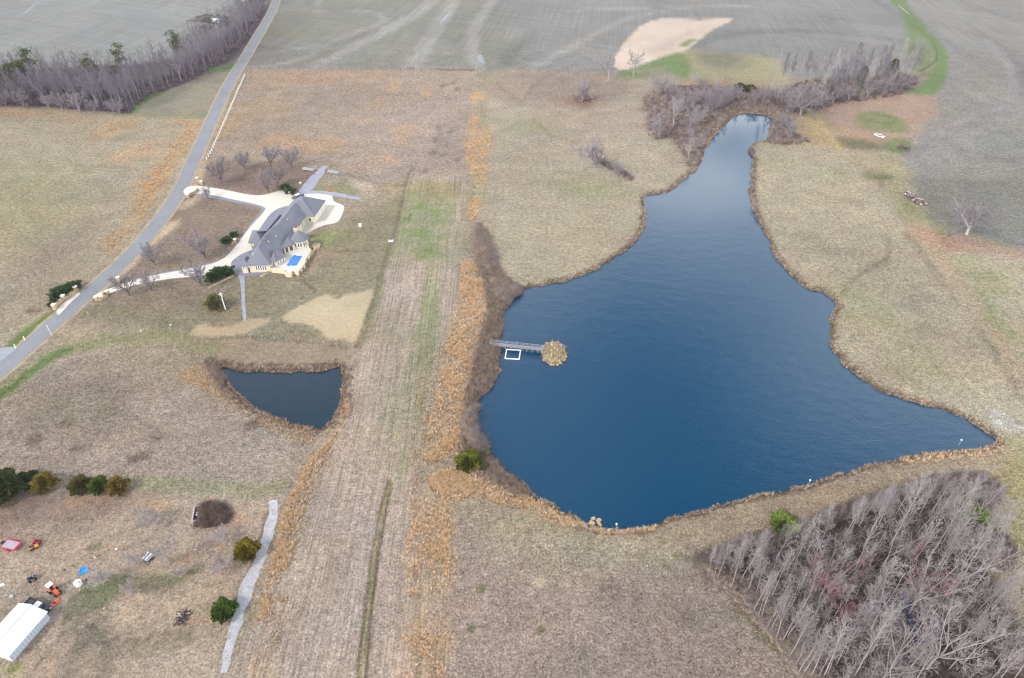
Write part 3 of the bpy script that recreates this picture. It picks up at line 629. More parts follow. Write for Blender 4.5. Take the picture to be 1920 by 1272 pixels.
# ------------------------------------------------------------------ water
M_LAKE = water_material('lake_water', (.0001, .036, .080), .06, 1.5, .18, (205, 255), .44)
M_POND = water_material('pond_water', (.003, .020, .036), .06, 1.6, .12, None, .2)
M_PUDDLE = water_material('puddle_water', (.10, .11, .13), .45, 2.0, .05)
def grow(Pp, d):
    t = np.roll(Pp, -1, 0) - np.roll(Pp, 1, 0); nn = np.stack([t[:, 1], -t[:, 0]], 1) / (np.linalg.norm(t, axis=1)[:, None] + 1e-9)
    area = np.sum(Pp[:, 0] * np.roll(Pp[:, 1], -1) - np.roll(Pp[:, 0], -1) * Pp[:, 1])
    return Pp + nn * (d if area > 0 else -d)
sheet('lake', grow(LAKE, .7), WATER_Z, M_LAKE); sheet('pond', grow(POND, .7), WATER_Z, M_POND)
cz = float(ground(np.array([CREEK[9][0]]), np.array([CREEK[9][1]]))[0])
ribbon('creek', flatpts([(1694,1108),(1702,1130),(1712,1165),(1722,1205),(1732,1245),(1735,1285)], -2.2), [1.2,1.6,1.3,1.5,1.9,1.9], cz + .22, water_material('creek_water', (.05, .08, .22), .08, 2, .1), wob=.8)
for pts, wd in (([(899,103),(901,112),(907,120)], [1.5, 4, 1.0]), ([(824,45),(834,35),(845,20)], [1.0, 2.5, 1.5]), ([(622,107),(632,110)], 2.0), ([(30,32),(50,22),(65,8),(85,-3)], [.6, 1.3, .8, 1.0]), ([(1684,10),(1694,18),(1705,27)], [.6, 1.2, .8]), ([(1478,200),(1492,198),(1505,201)], [3, 6, 4])):
    ribbon('puddle', flatpts(pts), wd, .03, M_PUDDLE, wob=1.4, seed=int(pts[0][0]))
ribbon('stream', flatpts([(1705,42),(1740,68),(1753,88),(1757,108),(1745,122),(1725,135)]), [1.0,.8,1,.9,1.2,1.6], .03, mat('stream_bed', alb((110,98,88),480), noise=[(.4,.4)]), wob=1.5)

# ------------------------------------------------------------------ road, drives, paths
M_ASPH = mat('asphalt', alb((156, 160, 172), 270), noise=[(.12, .10), (1.5, .14), (9, .12)])
M_CONC = mat('concrete', alb((244, 239, 235), 240) * 1.1, noise=[(.15, .05), (1.2, .06)])
M_GRAV = mat('gravel', alb((204, 206, 218), 150), noise=[(.9, .25), (4, .3)], bump=(6, .5))
M_GRAV2 = mat('pale_gravel', alb((182, 187, 208), 270), noise=[(.4, .12), (3, .2)])
M_MULCH = mat('grey_gravel_bed', alb((160, 162, 184), 240), noise=[(.6, .14), (4, .2)])
M_VERGE = mat('road_verge', alb((188, 172, 150), 260), noise=[(.3, .2), (2, .25)])
ROAD_PX = [(-90,770),(-20,712),(40,661),(100,607),(150,563),(200,520),(250,472),(290,426),(318,388),(340,352),(358,312),(375,275),(395,230),(415,186),(438,142),(460,108),(482,70),(500,40),(513,15),(522,-15),(528,-50)]
ribbon('road_verge', flatpts(ROAD_PX), 7.4, .012, M_VERGE, wob=1.2, seed=4)
ribbon('road', flatpts(ROAD_PX), 5.4, .04, M_ASPH, wob=.25, seed=8)
ribbon('side_road', flatpts([(-60,690),(0,668),(40,665)]), [9, 8, 5], .03, mat('side_asphalt', alb((176,184,200),200), noise=[(.3,.1),(3,.12)]))
def px_sheet(name, pts, z, m, spl=4): return sheet(name, spline(flatpts(pts), spl), z, m)
px_sheet('gravel_border', [(352,362),(380,368),(430,378),(480,388),(490,396),(470,420),(440,462),(418,486),(390,494),(340,505),(268,519),(230,532),(196,546),(184,556),(200,548),(270,530),(345,512),(395,502),(440,486),(470,440),(512,396),(500,378),(440,366),(390,358)], .03, M_MULCH)
px_sheet('driveway', [(350,352),(372,349),(420,356),(470,366),(500,365),(533,356),(545,366),(575,364),(600,364),(622,368),(626,378),(644,386),(644,396),(634,416),(612,422),(590,430),(574,440),(563,434),(560,425),(560,405),(556,384),(540,388),(512,398),(498,420),(480,448),(472,470),(452,482),(440,494),(425,508),(386,516),(300,526),(232,541),(184,561),(178,556),(196,545),(270,521),(340,507),(400,494),(432,474),(470,425),(496,396),(488,386),(430,373),(382,364),(346,364)], .05, M_CONC, 3)
px_sheet('gravel_bed', [(540,387),(512,397),(490,425),(478,448),(500,440),(530,405)], .062, M_MULCH); px_sheet('gravel_bed', [(470,470),(448,480),(434,492),(436,505),(448,517),(500,516),(506,512),(456,500),(480,470)], .062, M_MULCH)
px_sheet('concrete_apron', [(106,586),(112,574),(130,560),(146,548),(150,552),(132,568),(112,590)], .05, M_CONC, 2)
ribbon('gravel_track', flatpts([(566,366),(578,350),(590,335),(602,321),(610,312)]), [5,5,4.5,3.5,2.5], .045, M_GRAV2, wob=1.2); ribbon('gravel_track', flatpts([(566,362),(600,362),(640,367),(676,374)]), [4,3.4,3,2], .04, M_GRAV2, wob=1.0)
ribbon('gravel_path', flatpts([(452,508),(455,535),(456,560),(459,602)]), [2.2,1.1,1.0,.8], .035, M_GRAV2, wob=.5)
ribbon('gravel_drive', flatpts([(513,938),(509,975),(497,1020),(482,1062),(466,1095),(452,1140),(440,1180),(428,1222),(420,1262)]), [1.4,2.1,2.1,2.3,2.6,2.2,2.0,1.8,.9], .03, M_GRAV, wob=1.0)
# ------------------------------------------------------------------ trees
M_BARK = mat('pale_bark', alb((206, 198, 206), 150), noise=[(.8, .15)], objvar=.14)
M_TWIG = mat('grey_twigs', alb((196, 188, 192), 150), objvar=.3)
M_BARK_F = mat('far_bark', alb((170, 162, 178), 330), objvar=.35)
M_TWIG_P = mat('pale_twigs', alb((176, 169, 180), 330), objvar=.2)
M_BARK_D = mat('grey_bark', alb((128, 120, 126), 250), objvar=.15)
M_TWIG_M = mat('mauve_twigs', alb((150, 144, 160), 330), objvar=.22)
M_TWIG_R = mat('budding_twigs', alb((208, 150, 158), 150), objvar=.08)
M_TWIG_B = mat('brown_twigs', alb((122, 106, 100), 180), objvar=.2)
class TreeGeo:
    def __init__(s): s.V = []; s.T = []
    def tube(s, pts, rad, n=3):
        base = len(s.V)
        for i, p in enumerate(pts):
            d = (pts[min(i + 1, len(pts) - 1)] - pts[max(i - 1, 0)]).normalized(); a = d.orthogonal().normalized(); b_ = d.cross(a)
            for k in range(n):
                w = 2 * math.pi * k / n; s.V.append(p + (a * math.cos(w) + b_ * math.sin(w)) * rad[i])
        for i in range(len(pts) - 1):
            for k in range(n):
                q0, q1 = base + i * n + k, base + i * n + (k + 1) % n
                s.T.append((q0, q1, q1 + n)); s.T.append((q0, q1 + n, q0 + n))
    def spike(s, p, q, r):
        b = len(s.V); d = q - p; a = d.orthogonal().normalized() * r; c = d.cross(a).normalized() * r
        s.V += [p + a, p - a * .5 + c * .87, p - a * .5 - c * .87, q]; s.T += [(b, b + 1, b + 3), (b + 1, b + 2, b + 3), (b + 2, b, b + 3)]
    def mesh(s, name, m):
        o = np_mesh(name, np.array([tuple(v) for v in s.V]), np.array(s.T), m); return o
KINDS = {
 # trunk share, primaries, first, length, angle from the limb, gravity up-pull, seconds, thirds, twigs
 'poplar': dict(r=.0060, n1=30, t0=.34, l1=.26, a1=42, up=.35, n2=6, l2=.40, n3=6, l3=.42, fork=0),
 'slim':   dict(r=.0050, n1=24, t0=.42, l1=.21, a1=36, up=.45, n2=6, l2=.42, n3=6, l3=.45, fork=0),
 'twin':   dict(r=.0070, n1=22, t0=.36, l1=.27, a1=46, up=.30, n2=6, l2=.40, n3=6, l3=.42, fork=2),
 'oak':    dict(r=.0125, n1=11, t0=.30, l1=.40, a1=52, up=.20, n2=7, l2=.42, n3=5, l3=.40, fork=4),
 'spread': dict(r=.0230, n1=14,  t0=.22, l1=.52, a1=60, up=.12, n2=8, l2=.45, n3=7, l3=.42, fork=5),
 'orchard':dict(r=.0230, n1=11,  t0=.18, l1=.48, a1=48, up=.25, n2=8, l2=.45, n3=7, l3=.42, fork=4),
}
def bare_tree(name, kind, h, bark, twig, seed, thick=1.0, tw=None):
    k = KINDS[kind]; rg = random.Random(seed); A, Bt = TreeGeo(), TreeGeo()
    def perp(d, ang, az):
        a = d.orthogonal().normalized(); b_ = d.cross(a)
        return (d * math.cos(ang) + (a * math.cos(az) + b_ * math.sin(az)) * math.sin(ang)).normalized()
    def bend(p, d, L, n, up, wob):
        pts = [p]
        for i in range(n):
            d = (d + Vector((rg.uniform(-wob, wob), rg.uniform(-wob, wob), rg.uniform(-wob, wob) + up / n))).normalized(); pts.append(pts[-1] + d * (L / n))
        return pts
    def along(pts, t):
        f = t * (len(pts) - 1); i = min(int(f), len(pts) - 2); return pts[i].lerp(pts[i + 1], f - i), (pts[i + 1] - pts[i]).normalized()
    R = h * k['r'] * thick
    def limb(pts, r0, L0, t0, n1):
        az = rg.random() * 6
        for j in range(n1):
            t = t0 + (1 - t0) * (j + rg.random() * .6) / n1; p, d = along(pts, min(t, .99)); az += 2.4 + rg.uniform(-.4, .4)
            sh = (1 - .72 * ((t - t0) / (1 - t0)) ** 1.5) * rg.uniform(.7, 1.2); L = L0 * sh
            q = bend(p, perp(d, math.radians(k['a1'] + rg.uniform(-10, 12)) * (1.1 - .35 * t), az), L, 4, k['up'], .12)
            rb = r0 * .33 * (1 - .55 * t) + .012
            A.tube(q, [rb, rb * .75, rb * .55, rb * .38, rb * .2], 3)
            for m_ in range(k['n2']):
                t2 = .2 + .8 * (m_ + rg.random()) / k['n2']; p2, d2 = along(q, min(t2, .99))
                L2 = L * k['l2'] * (1.15 - .55 * t2) * rg.uniform(.7, 1.25)
                q2 = bend(p2, perp(d2, math.radians(rg.uniform(28, 58)), rg.random() * 6.28), L2, 2, .25, .16)
                r2 = rb * .34 + .006 * (tw or thick); (A if m_ % 2 == 0 else Bt).tube(q2, [r2, r2 * .7, r2 * .35], 3)
                for n_ in range(k['n3']):
                    t3 = .15 + .85 * (n_ + rg.random()) / k['n3']; p3, d3 = along(q2, min(t3, .99))
                    L3 = max(.35, L2 * k['l3'] * rg.uniform(.6, 1.4))
                    Bt.spike(p3, p3 + (perp(d3, math.radians(rg.uniform(22, 55)), rg.random() * 6.28) + Vector((0, 0, .15))).normalized() * L3, (.0105 + .0022 * h / 15) * (tw or thick))
    if not k['fork']:
        tr = bend(Vector((0, 0, -.3)), Vector((rg.uniform(-.04, .04), rg.uniform(-.04, .04), 1)).normalized(), h * 1.0, 7, .1, .045)
        A.tube(tr, [R * (1 - .9 * i / 7) for i in range(8)], 6); limb(tr, R, h * k['l1'], k['t0'], k['n1'])
    else:
        th = h * k['t0']; tr = bend(Vector((0, 0, -.3)), Vector((rg.uniform(-.06, .06), rg.uniform(-.06, .06), 1)).normalized(), th, 3, .1, .05)
        A.tube(tr, [R * 1.15, R, R * .92, R * .85], 6); az = rg.random() * 6
        for f in range(k['fork']):
            az += 6.28 / k['fork'] + rg.uniform(-.3, .3)
            tilt = math.radians({'twin': 11, 'oak': 30, 'spread': 47, 'orchard': 40}[kind]) * rg.uniform(.6, 1.2)
            if f == 0 and k['fork'] > 3: tilt *= .3
            Lf = (h - th) * rg.uniform(.85, 1.05) / max(.72, math.cos(tilt))
            lb = bend(tr[-1] - Vector((0, 0, th * .12 * f / k['fork'])), perp(Vector((0, 0, 1)), tilt, az), Lf, 6, .28 if kind != 'spread' else .1, .1)
            r0 = R * .62; A.tube(lb, [r0 * (1 - .85 * i / 6) for i in range(7)], 5)
            limb(lb, r0, (h - th) * k['l1'], .18 if kind != 'twin' else k['t0'], k['n1'])
    root = thing(name, 'bare tree', 'tree'); root['_h'] = h
    a = A.mesh('trunk', bark); b2 = Bt.mesh('crown', twig); a.parent = root; b2.parent = root
    return root
def evergreen(name, h, r, col, seed, n=1500, kind='cedar', bare=.06):
    rg = np.random.default_rng(seed); V = []; T = []
    z = rg.random(n) ** (.8 if kind == 'cedar' else .9)
    if kind == 'cedar': prof = np.sin(np.pi * np.clip(z * .86 + .14, 0, 1)) ** .55 * (1 - .35 * z)
    elif kind == 'round': prof = np.sqrt(np.clip(1 - (2 * z - 1) ** 2, 0, 1)) * .98 + .05
    else: prof = np.sqrt(np.clip(1 - (2 * z - 1) ** 2, 0, 1))
    az = rg.random(n) * 2 * np.pi; lump = 1 + .28 * np.sin(az * 3 + z * 7 + seed) + .22 * np.sin(az * 5 - z * 11 + seed * 2)
    rr = r * prof * lump * (1 - .45 * rg.random(n) ** 2)
    c = np.stack([rr * np.cos(az), rr * np.sin(az), h * (bare + (1 - bare) * z)], 1)
    if kind == 'pine':                                            # foliage held in separate plates at the top
        k = 16; ctr = np.stack([rg.normal(0, r * .55, k), rg.normal(0, r * .55, k), h * (.58 + .4 * rg.random(k))], 1)
        w = rg.integers(0, k, n); c = ctr[w] + rg.normal(0, 1, (n, 3)) * np.array([r * .34, r * .34, h * .03])
    s = (r * .17 if kind != 'pine' else r * .17) * (.7 + .7 * rg.random(n))
    out = np.stack([np.cos(az), np.sin(az), rg.uniform(-.1, .9, n)], 1)
    a = np.cross(out, rg.normal(0, 1, (n, 3))); a /= np.linalg.norm(a, axis=1)[:, None] + 1e-9; o_ = out / np.linalg.norm(out, axis=1)[:, None]
    p0 = c - a * s[:, None] * .55; p1 = c + a * s[:, None] * .55; p2 = c + o_ * s[:, None] * 1.25 + np.array([0, 0, .25]) * s[:, None]; b_ = np.cross(a, o_); p3 = c + b_ * s[:, None] * .6 ; p4 = c - b_ * s[:, None] * .6
    V = np.concatenate([p0, p1, p2, p3, p4]); i = np.arange(n)
    T = np.concatenate([np.stack([i, i + n, i + 2 * n], 1), np.stack([i + 3 * n, i + 4 * n, i + 2 * n], 1)])
    colv = np.asarray(col)[None, :] * 2.1 * (0.62 + .76 * rg.random(n))[:, None] * np.stack([1 + .25 * (rg.random(n) - .3), np.ones(n), np.ones(n)], 1)
    root = thing(name, 'evergreen', 'tree')
    np_mesh('crown', V, T, M_LEAF, root, False, {'Tint': np.tile(colv, (5, 1))})
    tb = MB(); tb.tube([(0, 0, -.2), (.03, 0, h * .4), (0, .04, h * .86)], [r * .07 + .05, r * .05 + .035, .03], 6); tb.build('trunk', M_BARK_D, root)
    return root
M_LEAF = mat_attr('evergreen_leaves', 'Tint', .8, ((.8, .3),), 0)
M_LEAF.use_backface_culling = False

PROTO = {}; HGT = {}
def proto(key, *a, **k):
    PROTO[key] = bare_tree(*a, **k); HGT[key] = a[2]; return PROTO[key]
used = set()
DAM = [(1290, 1058), (1330, 1030), (1480, 978), (1640, 925), (1740, 893), (1830, 880), (1900, 905), (2000, 950)]
def below_dam(p, h):            # tallest scale that keeps a crown under the sight line of the dam crest
    s = 1.25
    while s > .22:
        z = p[2] + h * s - CAMH; d = p[1] * CP - z * SP; u = 960 + FPX * p[0] / d; v = 636 - FPX * (p[1] * SP + z * CP) / d
        if v > np.interp(u, [a for a, _ in DAM], [b for _, b in DAM]): break
        s -= .04
    return s
def plant(key, loc, label, group=None, sc=1.0, rz=None, cat=None, name=None):
    src = PROTO[key]; rz = rnd.random() * 6.28 if rz is None else rz
    if group == 'bare trees of the wood below the dam': sc = min(sc, below_dam(loc, src.get('_h', 18) if '_h' in src else HGT[key]))
    if key not in used:
        used.add(key); o = src; o.location = loc; o.rotation_euler = (0, 0, rz); o.scale = (sc,) * 3 if not hasattr(sc, '__len__') else sc; o['label'] = label
        if group: o['group'] = group
    else: o = copy_tree(src, loc, rz, label, group, sc)
    if cat: o['category'] = cat
    if name: o.name = name
    if not group and 'group' in o: del o['group']
    if '_h' in o: del o['_h']
    return o
for i in range(5): proto('poplar%d' % i, 'bare_tree', 'poplar', 18 + i * .6, M_BARK, M_TWIG, 100 + i, tw=1.45)
for i in range(4): proto('slim%d' % i, 'bare_tree', 'slim', 18.5 + i, M_BARK, M_TWIG, 200 + i, tw=1.45)
for i in range(2): proto('twin%d' % i, 'bare_tree', 'twin', 18, M_BARK, M_TWIG, 300 + i, tw=1.45)
for i in range(3): proto('oak%d' % i, 'bare_tree', 'oak', 17, M_BARK, M_TWIG, 400 + i, tw=1.45)
proto('red0', 'bare_tree', 'oak', 14, M_BARK_D, M_TWIG_R, 500, thick=1.2, tw=2.2)
for i in range(3): proto('far%d' % i, 'bare_tree', ('slim', 'poplar', 'oak')[i], 19, M_BARK_F, M_TWIG_M, 600 + i, thick=1.2, tw=4.2)
for i in range(3): proto('bushy%d' % i, 'bare_tree', 'orchard', 9, M_BARK_F, M_TWIG_P, 620 + i, thick=1.3, tw=4.0)
for i in range(2): proto('lone%d' % i, 'bare_tree', 'oak', 14, M_BARK, M_TWIG_P, 700 + i, thick=1.5, tw=5.0)
proto('wide0', 'bare_tree', 'spread', 13, M_BARK, M_TWIG_P, 720, thick=1.6, tw=6.5)
for i in range(3): proto('orchard%d' % i, 'bare_tree', 'orchard', 6, M_BARK_D, M_TWIG_P, 740 + i, thick=1.7, tw=3.0)
for i in range(2): proto('young%d' % i, 'bare_tree', 'orchard', 4, M_BARK, M_TWIG, 760 + i, thick=1.3, tw=1.5)

# --- the wood under the dam: trunks that can be followed in the photograph first, the rest between them
G_WOOD = 'bare trees of the wood below the dam'
def wood_label(p):
    X, Y = np.array([p[0]]), np.array([p[1]]); d = p[1] * CP + CAMH * SP; u, v = 960 + FPX * p[0] / d, 636 - FPX * (p[1] * SP - CAMH * CP) / d
    if seg_dist(X, Y, flatpts([(1320,1070),(1390,1110),(1440,1190),(1500,1265)]), False)[0] < 5.5: return 'slender bare tree in the front rows of the dam wood, facing the brown meadow'
    if seg_dist(X, Y, flatpts([(1320,1050),(1480,985),(1740,905),(1840,905)]), False)[0] < 9: return 'bare tree in the top rows of the dam wood, just under the dam'
    if seg_dist(X, Y, flatpts([(1860,930),(1875,1050),(1890,1150),(1950,1250)]), False)[0] < 7: return 'bare tree at the right-hand edge of the dam wood, beside the grassy verge'
    if v > 1190: return 'bare tree in the lowest part of the dam wood, near the bottom border'
    return 'bare tree on the left of the pink tree, inside the dam wood' if u < 1540 else 'bare tree on the right of the pink tree, inside the dam wood'
front = [(1327,1078),(1338,1086),(1345,1085),(1369,1072),(1379,1075),(1390,1087),(1404,1098),(1413,1146),(1428,1157),(1421,1156),(1403,1106),(1437,1180),(1444,1184),(1455,1198),(1468,1201),(1480,1232),(1492,1246),(1497,1262),(1505,1266),(1433,1138),(1448,1162),(1462,1175),(1475,1196),(1490,1215),(1500,1226),(1512,1240),(1447,1120),(1462,1130),(1478,1146),(1494,1160),(1510,1178),(1528,1195),(1540,1225),(1418,1112),(1466,1108),(1488,1122),(1506,1140),(1524,1162),(1520,1268),(1535,1270),(1550,1268),(1434,1104),(1452,1092),(1472,1080),(1386,1065),(1404,1070),(1420,1075)]
pts_w = []
for uv in front:
    q = at(*uv); pts_w.append((q.x, q.y)); plant(rnd.choice(['slim0', 'slim1', 'slim2', 'slim3', 'poplar0', 'poplar1']), q, wood_label(q), G_WOOD, rnd.uniform(.5, .74))
special = [(1602,1268,'slim2',1.05,'pale bare tree with long clean trunk at the lower edge of the dam wood'),(1545,1268,'poplar2',1.0,'bare tree with feathered top at the lower edge of the dam wood'),(1738,1255,'oak0',1.02,'broad bare tree with thick pale forked trunk beside the blue creek'),(1805,1245,'twin0',.9,'two-stemmed bare tree right of the blue creek in the dam wood'),(1703,1152,'oak1',1.0,'spreading bare tree with crooked limbs at the middle of the dam wood'),(1783,1112,'oak2',.95,'bare tree with curved double trunk near the right edge of the dam wood'),(1750,1080,'poplar3',1.0,'tall bare tree standing inside the right edge of the dam wood'),(1742,1045,'slim3',1.15,'tallest slender tree reaching toward the green bramble patch'),(1668,1022,'poplar4',1.0,'bare tree with fan of ascending limbs under the dam crest'),(1618,1030,'twin1',.95,'two-stemmed bare tree in the upper middle of the dam wood'),(1633,1180,'oak1',.9,'bare tree with rosy crown tips above the creek in the dam wood'),(1510,1100,'poplar0',.8,'bare tree just left of the pink budding tree'),(1755,1078,'twin1',.9,'forked bare tree in the right half of the dam wood'),(1850,1205,'oak2',.75,'low bare tree at the lower right corner of the dam wood'),(1655,1062,'oak0',.7,'short bare tree around the dark hollow of the dam wood'),(1670,1255,'oak2',.95,'bare tree with crooked leaning trunk left of the blue creek')]
for u, v, key, sc, lb in special:
    q = at(u, v); pts_w.append((q.x, q.y)); plant(key, q, lb, None, sc)
for u, v, sc, lb in ((1530,1150,1.0,'rose pink budding tree in the middle of the dam wood'), (1565,1185,.8,'smaller rose pink budding tree beside the larger one'), (1715,1140,.9,'pinkish budding tree in the right half of the dam wood')):
    q = at(u, v); pts_w.append((q.x, q.y)); plant('red0', q, lb, None, sc)
lo, hi = WOOD.min(0), WOOD.max(0); n_w = 0
hole = spline(flatpts([(1560,1090),(1620,1070),(1690,1080),(1720,1110),(1700,1150),(1640,1150),(1600,1180),(1570,1150)]), 4)
for _ in range(9000):
    x, y = rnd.uniform(lo[0], hi[0]), rnd.uniform(lo[1], hi[1]); X, Y = np.array([x]), np.array([y])
    if sdf(X, Y, WOOD)[0] > -1.5 or y < 52: continue
    if sdf(X, Y, hole)[0] < 0 and rnd.random() < .8: continue
    if min((x - a) ** 2 + (y - b) ** 2 for a, b in pts_w) < 2.75 ** 2: continue
    if seg_dist(X, Y, CREEK, False)[0] < 2.4 or (abs(x - np.interp(y, CREEK[::-1, 1][np.argsort(CREEK[::-1, 1])], CREEK[::-1, 0][np.argsort(CREEK[::-1, 1])])) < 3 and y < 75): continue
    pts_w.append((x, y)); z = float(ground(X, Y)[0]); n_w += 1
    plant(rnd.choice(['poplar0', 'poplar1', 'poplar2', 'poplar3', 'poplar4', 'slim0', 'slim1', 'twin0', 'twin1', 'oak0']), (x, y, z), wood_label((x, y)), G_WOOD, rnd.uniform(.5, .82))
    if n_w > 150: break

# --- wood across the road, upper left
G_FAR = 'bare trees of the wood across the road'; L_FAR = ('bare mauve grey tree in the front of the far wood, toward its left end', 'bare mauve grey tree in the front of the far wood, near its middle', 'bare mauve grey tree in the front of the far wood, where it nears the road')
FARWOOD = spline(flatpts([(-120,150),(60,158),(200,165),(300,150),(345,118),(410,75),(448,40),(470,0),(480,-40),(502,-40),(494,10),(470,62),(425,110),(345,155),(300,172),(270,186),(240,212),(200,208),(120,203),(60,198),(-120,198)]), 4)
lo, hi = FARWOOD.min(0), FARWOOD.max(0); far_all = []; ROADC = flatpts(ROAD_PX)
for _ in range(20000):
    x, y = rnd.uniform(lo[0], hi[0]), rnd.uniform(lo[1], hi[1])
    if not inside(np.array([x]), np.array([y]), FARWOOD)[0] or seg_dist(np.array([x]), np.array([y]), ROADC, False)[0] < 8: continue
    if far_all and min((x - a) ** 2 + (y - b) ** 2 for a, b in far_all) < 3.7 ** 2: continue
    far_all.append((x, y))
    if len(far_all) > 620: break
fa = np.array(far_all); dsd = -sdf(fa[:, 0], fa[:, 1], FARWOOD); near = np.argsort(np.hypot(fa[:, 0], fa[:, 1]))
ok = []
rest = []
# front rows: little wood between them and the viewer
for i in near:
    x, y = fa[i]
    st = np.linspace(1.5, 14, 6); l = math.hypot(x, y); px_, py_ = x - x / l * st, y - y / l * st
    dep_ = inside(px_, py_, FARWOOD).sum()
    (ok if dep_ <= 2 and len(ok) < 85 and y < 480 else rest).append((x, y))
for x, y in ok: plant(rnd.choice(['far0', 'far1', 'far2']), (x, y, 0), L_FAR[0 if x < -250 else 1 if x < -205 else 2], G_FAR, rnd.uniform(.8, 1.15))
def merged(name, keys, spots, sc, m_trunk, m_crown, label=None):
    """many trees as one mass: real geometry, joined"""
    VV, TT, MI, b = [], [], [], 0
    for (x, y) in spots:
        src = PROTO[rnd.choice(keys)]; a = rnd.random() * 6.28; s = rnd.uniform(*sc); c_, s_ = math.cos(a) * s, math.sin(a) * s
        for ch, mi in ((src.children[0], 0), (src.children[1], 1)):
            me = ch.data; V = np.empty(len(me.vertices) * 3, np.float32); me.vertices.foreach_get('co', V); V = V.reshape(-1, 3)
            T = np.empty(len(me.loops), np.int32); me.loops.foreach_get('vertex_index', T); T = T.reshape(-1, 3)
            if mi: T = T.reshape(-1, 3)
            VV.append(np.stack([V[:, 0] * c_ - V[:, 1] * s_ + x, V[:, 0] * s_ + V[:, 1] * c_ + y, V[:, 2] * s], 1)); TT.append(T + b); MI.append(np.full(len(T), mi, np.int32)); b += len(V)
    o = np_mesh(name, np.concatenate(VV), np.concatenate(TT), [m_trunk, m_crown]); o.data.polygons.foreach_set('material_index', np.concatenate(MI)); return props(o, label, None, None, 'stuff')
M_LITE_T = M_BARK
# light versions for the mass
for i in range(3):
    KINDS['lite'] = dict(KINDS['poplar'], n1=12, n2=3, n3=3, l1=.24 + .02 * i, l2=.5, l3=.6); proto('lite%d' % i, 'bare_tree', 'lite', 17, M_BARK_D, M_TWIG_M, 650 + i, thick=2.0, tw=4.5)
merged('far_woods', ['lite0', 'lite1', 'lite2'], rest, (.85, 1.25), M_BARK_D, M_TWIG_M)
for i in range(3):
    o = PROTO['lite%d' % i]
    for ch in list(o.children): bpy.data.objects.remove(ch)
    bpy.data.objects.remove(o)
pine_px = [(80,178,24,'pine towering over the left end of the wood across the road'),(62,186,20,'narrow pine at the left end of the wood, beside the larger pine'),(8,192,17,'pine cut by the left border of the picture'),(38,190,18,'small pine between the left border and the tall pine'),(186,172,19,'pair-topped pine above the middle of the wood across the road'),(240,160,21,'tall dark pine near the centre of the wood across the road'),(344,142,24,'tallest dark pine at the right end of the wood, near the hay field'),(225,168,13,'young yellowish pine on the front edge of the wood'),(395,82,15,'pine half hidden where the wood narrows'),(432,70,13,'dull green pine in the narrow end of the wood by the road')]
for i, (u, v, h, lb) in enumerate(pine_px):
    PROTO['p'] = None; o = evergreen('pine_tree', h, 2.7 if h > 14 else 2.2, alb((86, 98, 62), 330) * .8, 900 + i, 520, 'pine'); o.location = at(u, v); o['label'] = lb
# --- trees round the inlet, upper right
for i, (u, v, sc, lb) in enumerate(((12,200,.95,'rounded mauve tree at the near edge of the wood, next to the left border'),(45,203,1.0,'second rounded mauve tree from the left border on the near edge of the wood'),(92,204,.8,'low rounded tree on the near edge of the wood below the tall pine'),(118,207,.9,'rounded tree on the near edge of the wood, left of its middle'),(150,210,1.05,'broad rounded tree on the near edge of the wood at its middle'),(178,211,.7,'low thicket-like tree on the near edge of the wood'),(225,214,.8,'rounded tree at the corner of the wood by the hay field'),(212,212,.7,'small rounded tree at the corner of the wood'))):
    plant('bushy%d' % (i % 3), at(u, v), lb, None, sc)
G_INL = 'bare trees along the inlet'; L_INL = ('slender bare white-barked tree at the left end of the belt beyond the inlet', 'slender bare white-barked tree in the middle of the belt beyond the inlet', 'slender bare white-barked tree at the right end of the belt, by the green waterway')
inl = [(1428,198),(1448,170),(1460,172),(1466,174),(1480,167),(1500,160),(1508,158),(1530,198),(1545,196),(1552,192),(1560,190),(1568,188),(1578,187),(1588,186),(1600,188),(1612,187),(1618,184),(1626,180),(1634,178),(1642,178),(1650,176),(1660,174),(1668,172),(1680,170),(1690,168),(1700,164),(1575,165),(1595,160),(1620,158),(1640,155),(1660,152),(1680,148),(1700,145),(1714,150),(1605,172),(1650,163),(1690,155),(1560,172),(1540,178),(1630,168)]
for u, v in inl: plant(rnd.choice(['far0', 'far1', 'slim1', 'poplar2']), at(u, v), L_INL[0 if u < 1530 else 1 if u < 1625 else 2], G_INL, rnd.uniform(.85, 1.15))
for u, v, key, sc, lb in ((1500,215,'wide0',1.15,'big spreading white-barked tree leaning over the head of the inlet'),(1262,238,'lone0',1.0,'large pale bare tree on the near bank of the inlet'),(1140,153,'lone1',1.0,'lone grey tree on the fence line left of the pale field'),(1187,143,'lone1',.95,'lone pale tree on the green grass below the pale field'),(1092,190,'lone0',.85,'bare tree standing alone on reddish ground in the centre meadow'),(1090,320,'lone1',.92,'left one of two pale bare trees above the lake meadow'),(1112,308,'lone0',.9,'right one of two pale bare trees above the lake meadow'),(1812,440,'wide0',.98,'wide-crowned silvery tree alone at the field edge on the right'),(1297,255,'oak1',.72,'bare tree leaning over the inlet water from the left bank'),(1340,180,'oak2',.6,'bare tree in the brush at the head of the inlet'),(1300,170,'oak0',.55,'leftmost bare tree in the reddish brush by the inlet'),(1290,300,'oak2',.6,'bare tree mirrored in the inlet on its left bank'),(1520,150,'lone0',.8,'bare tree at the left end of the belt beyond the inlet'),(1655,178,'lone1',.9,'full-crowned pale tree in front of the belt beyond the inlet')):
    plant(key, at(u, v), lb, None, sc)
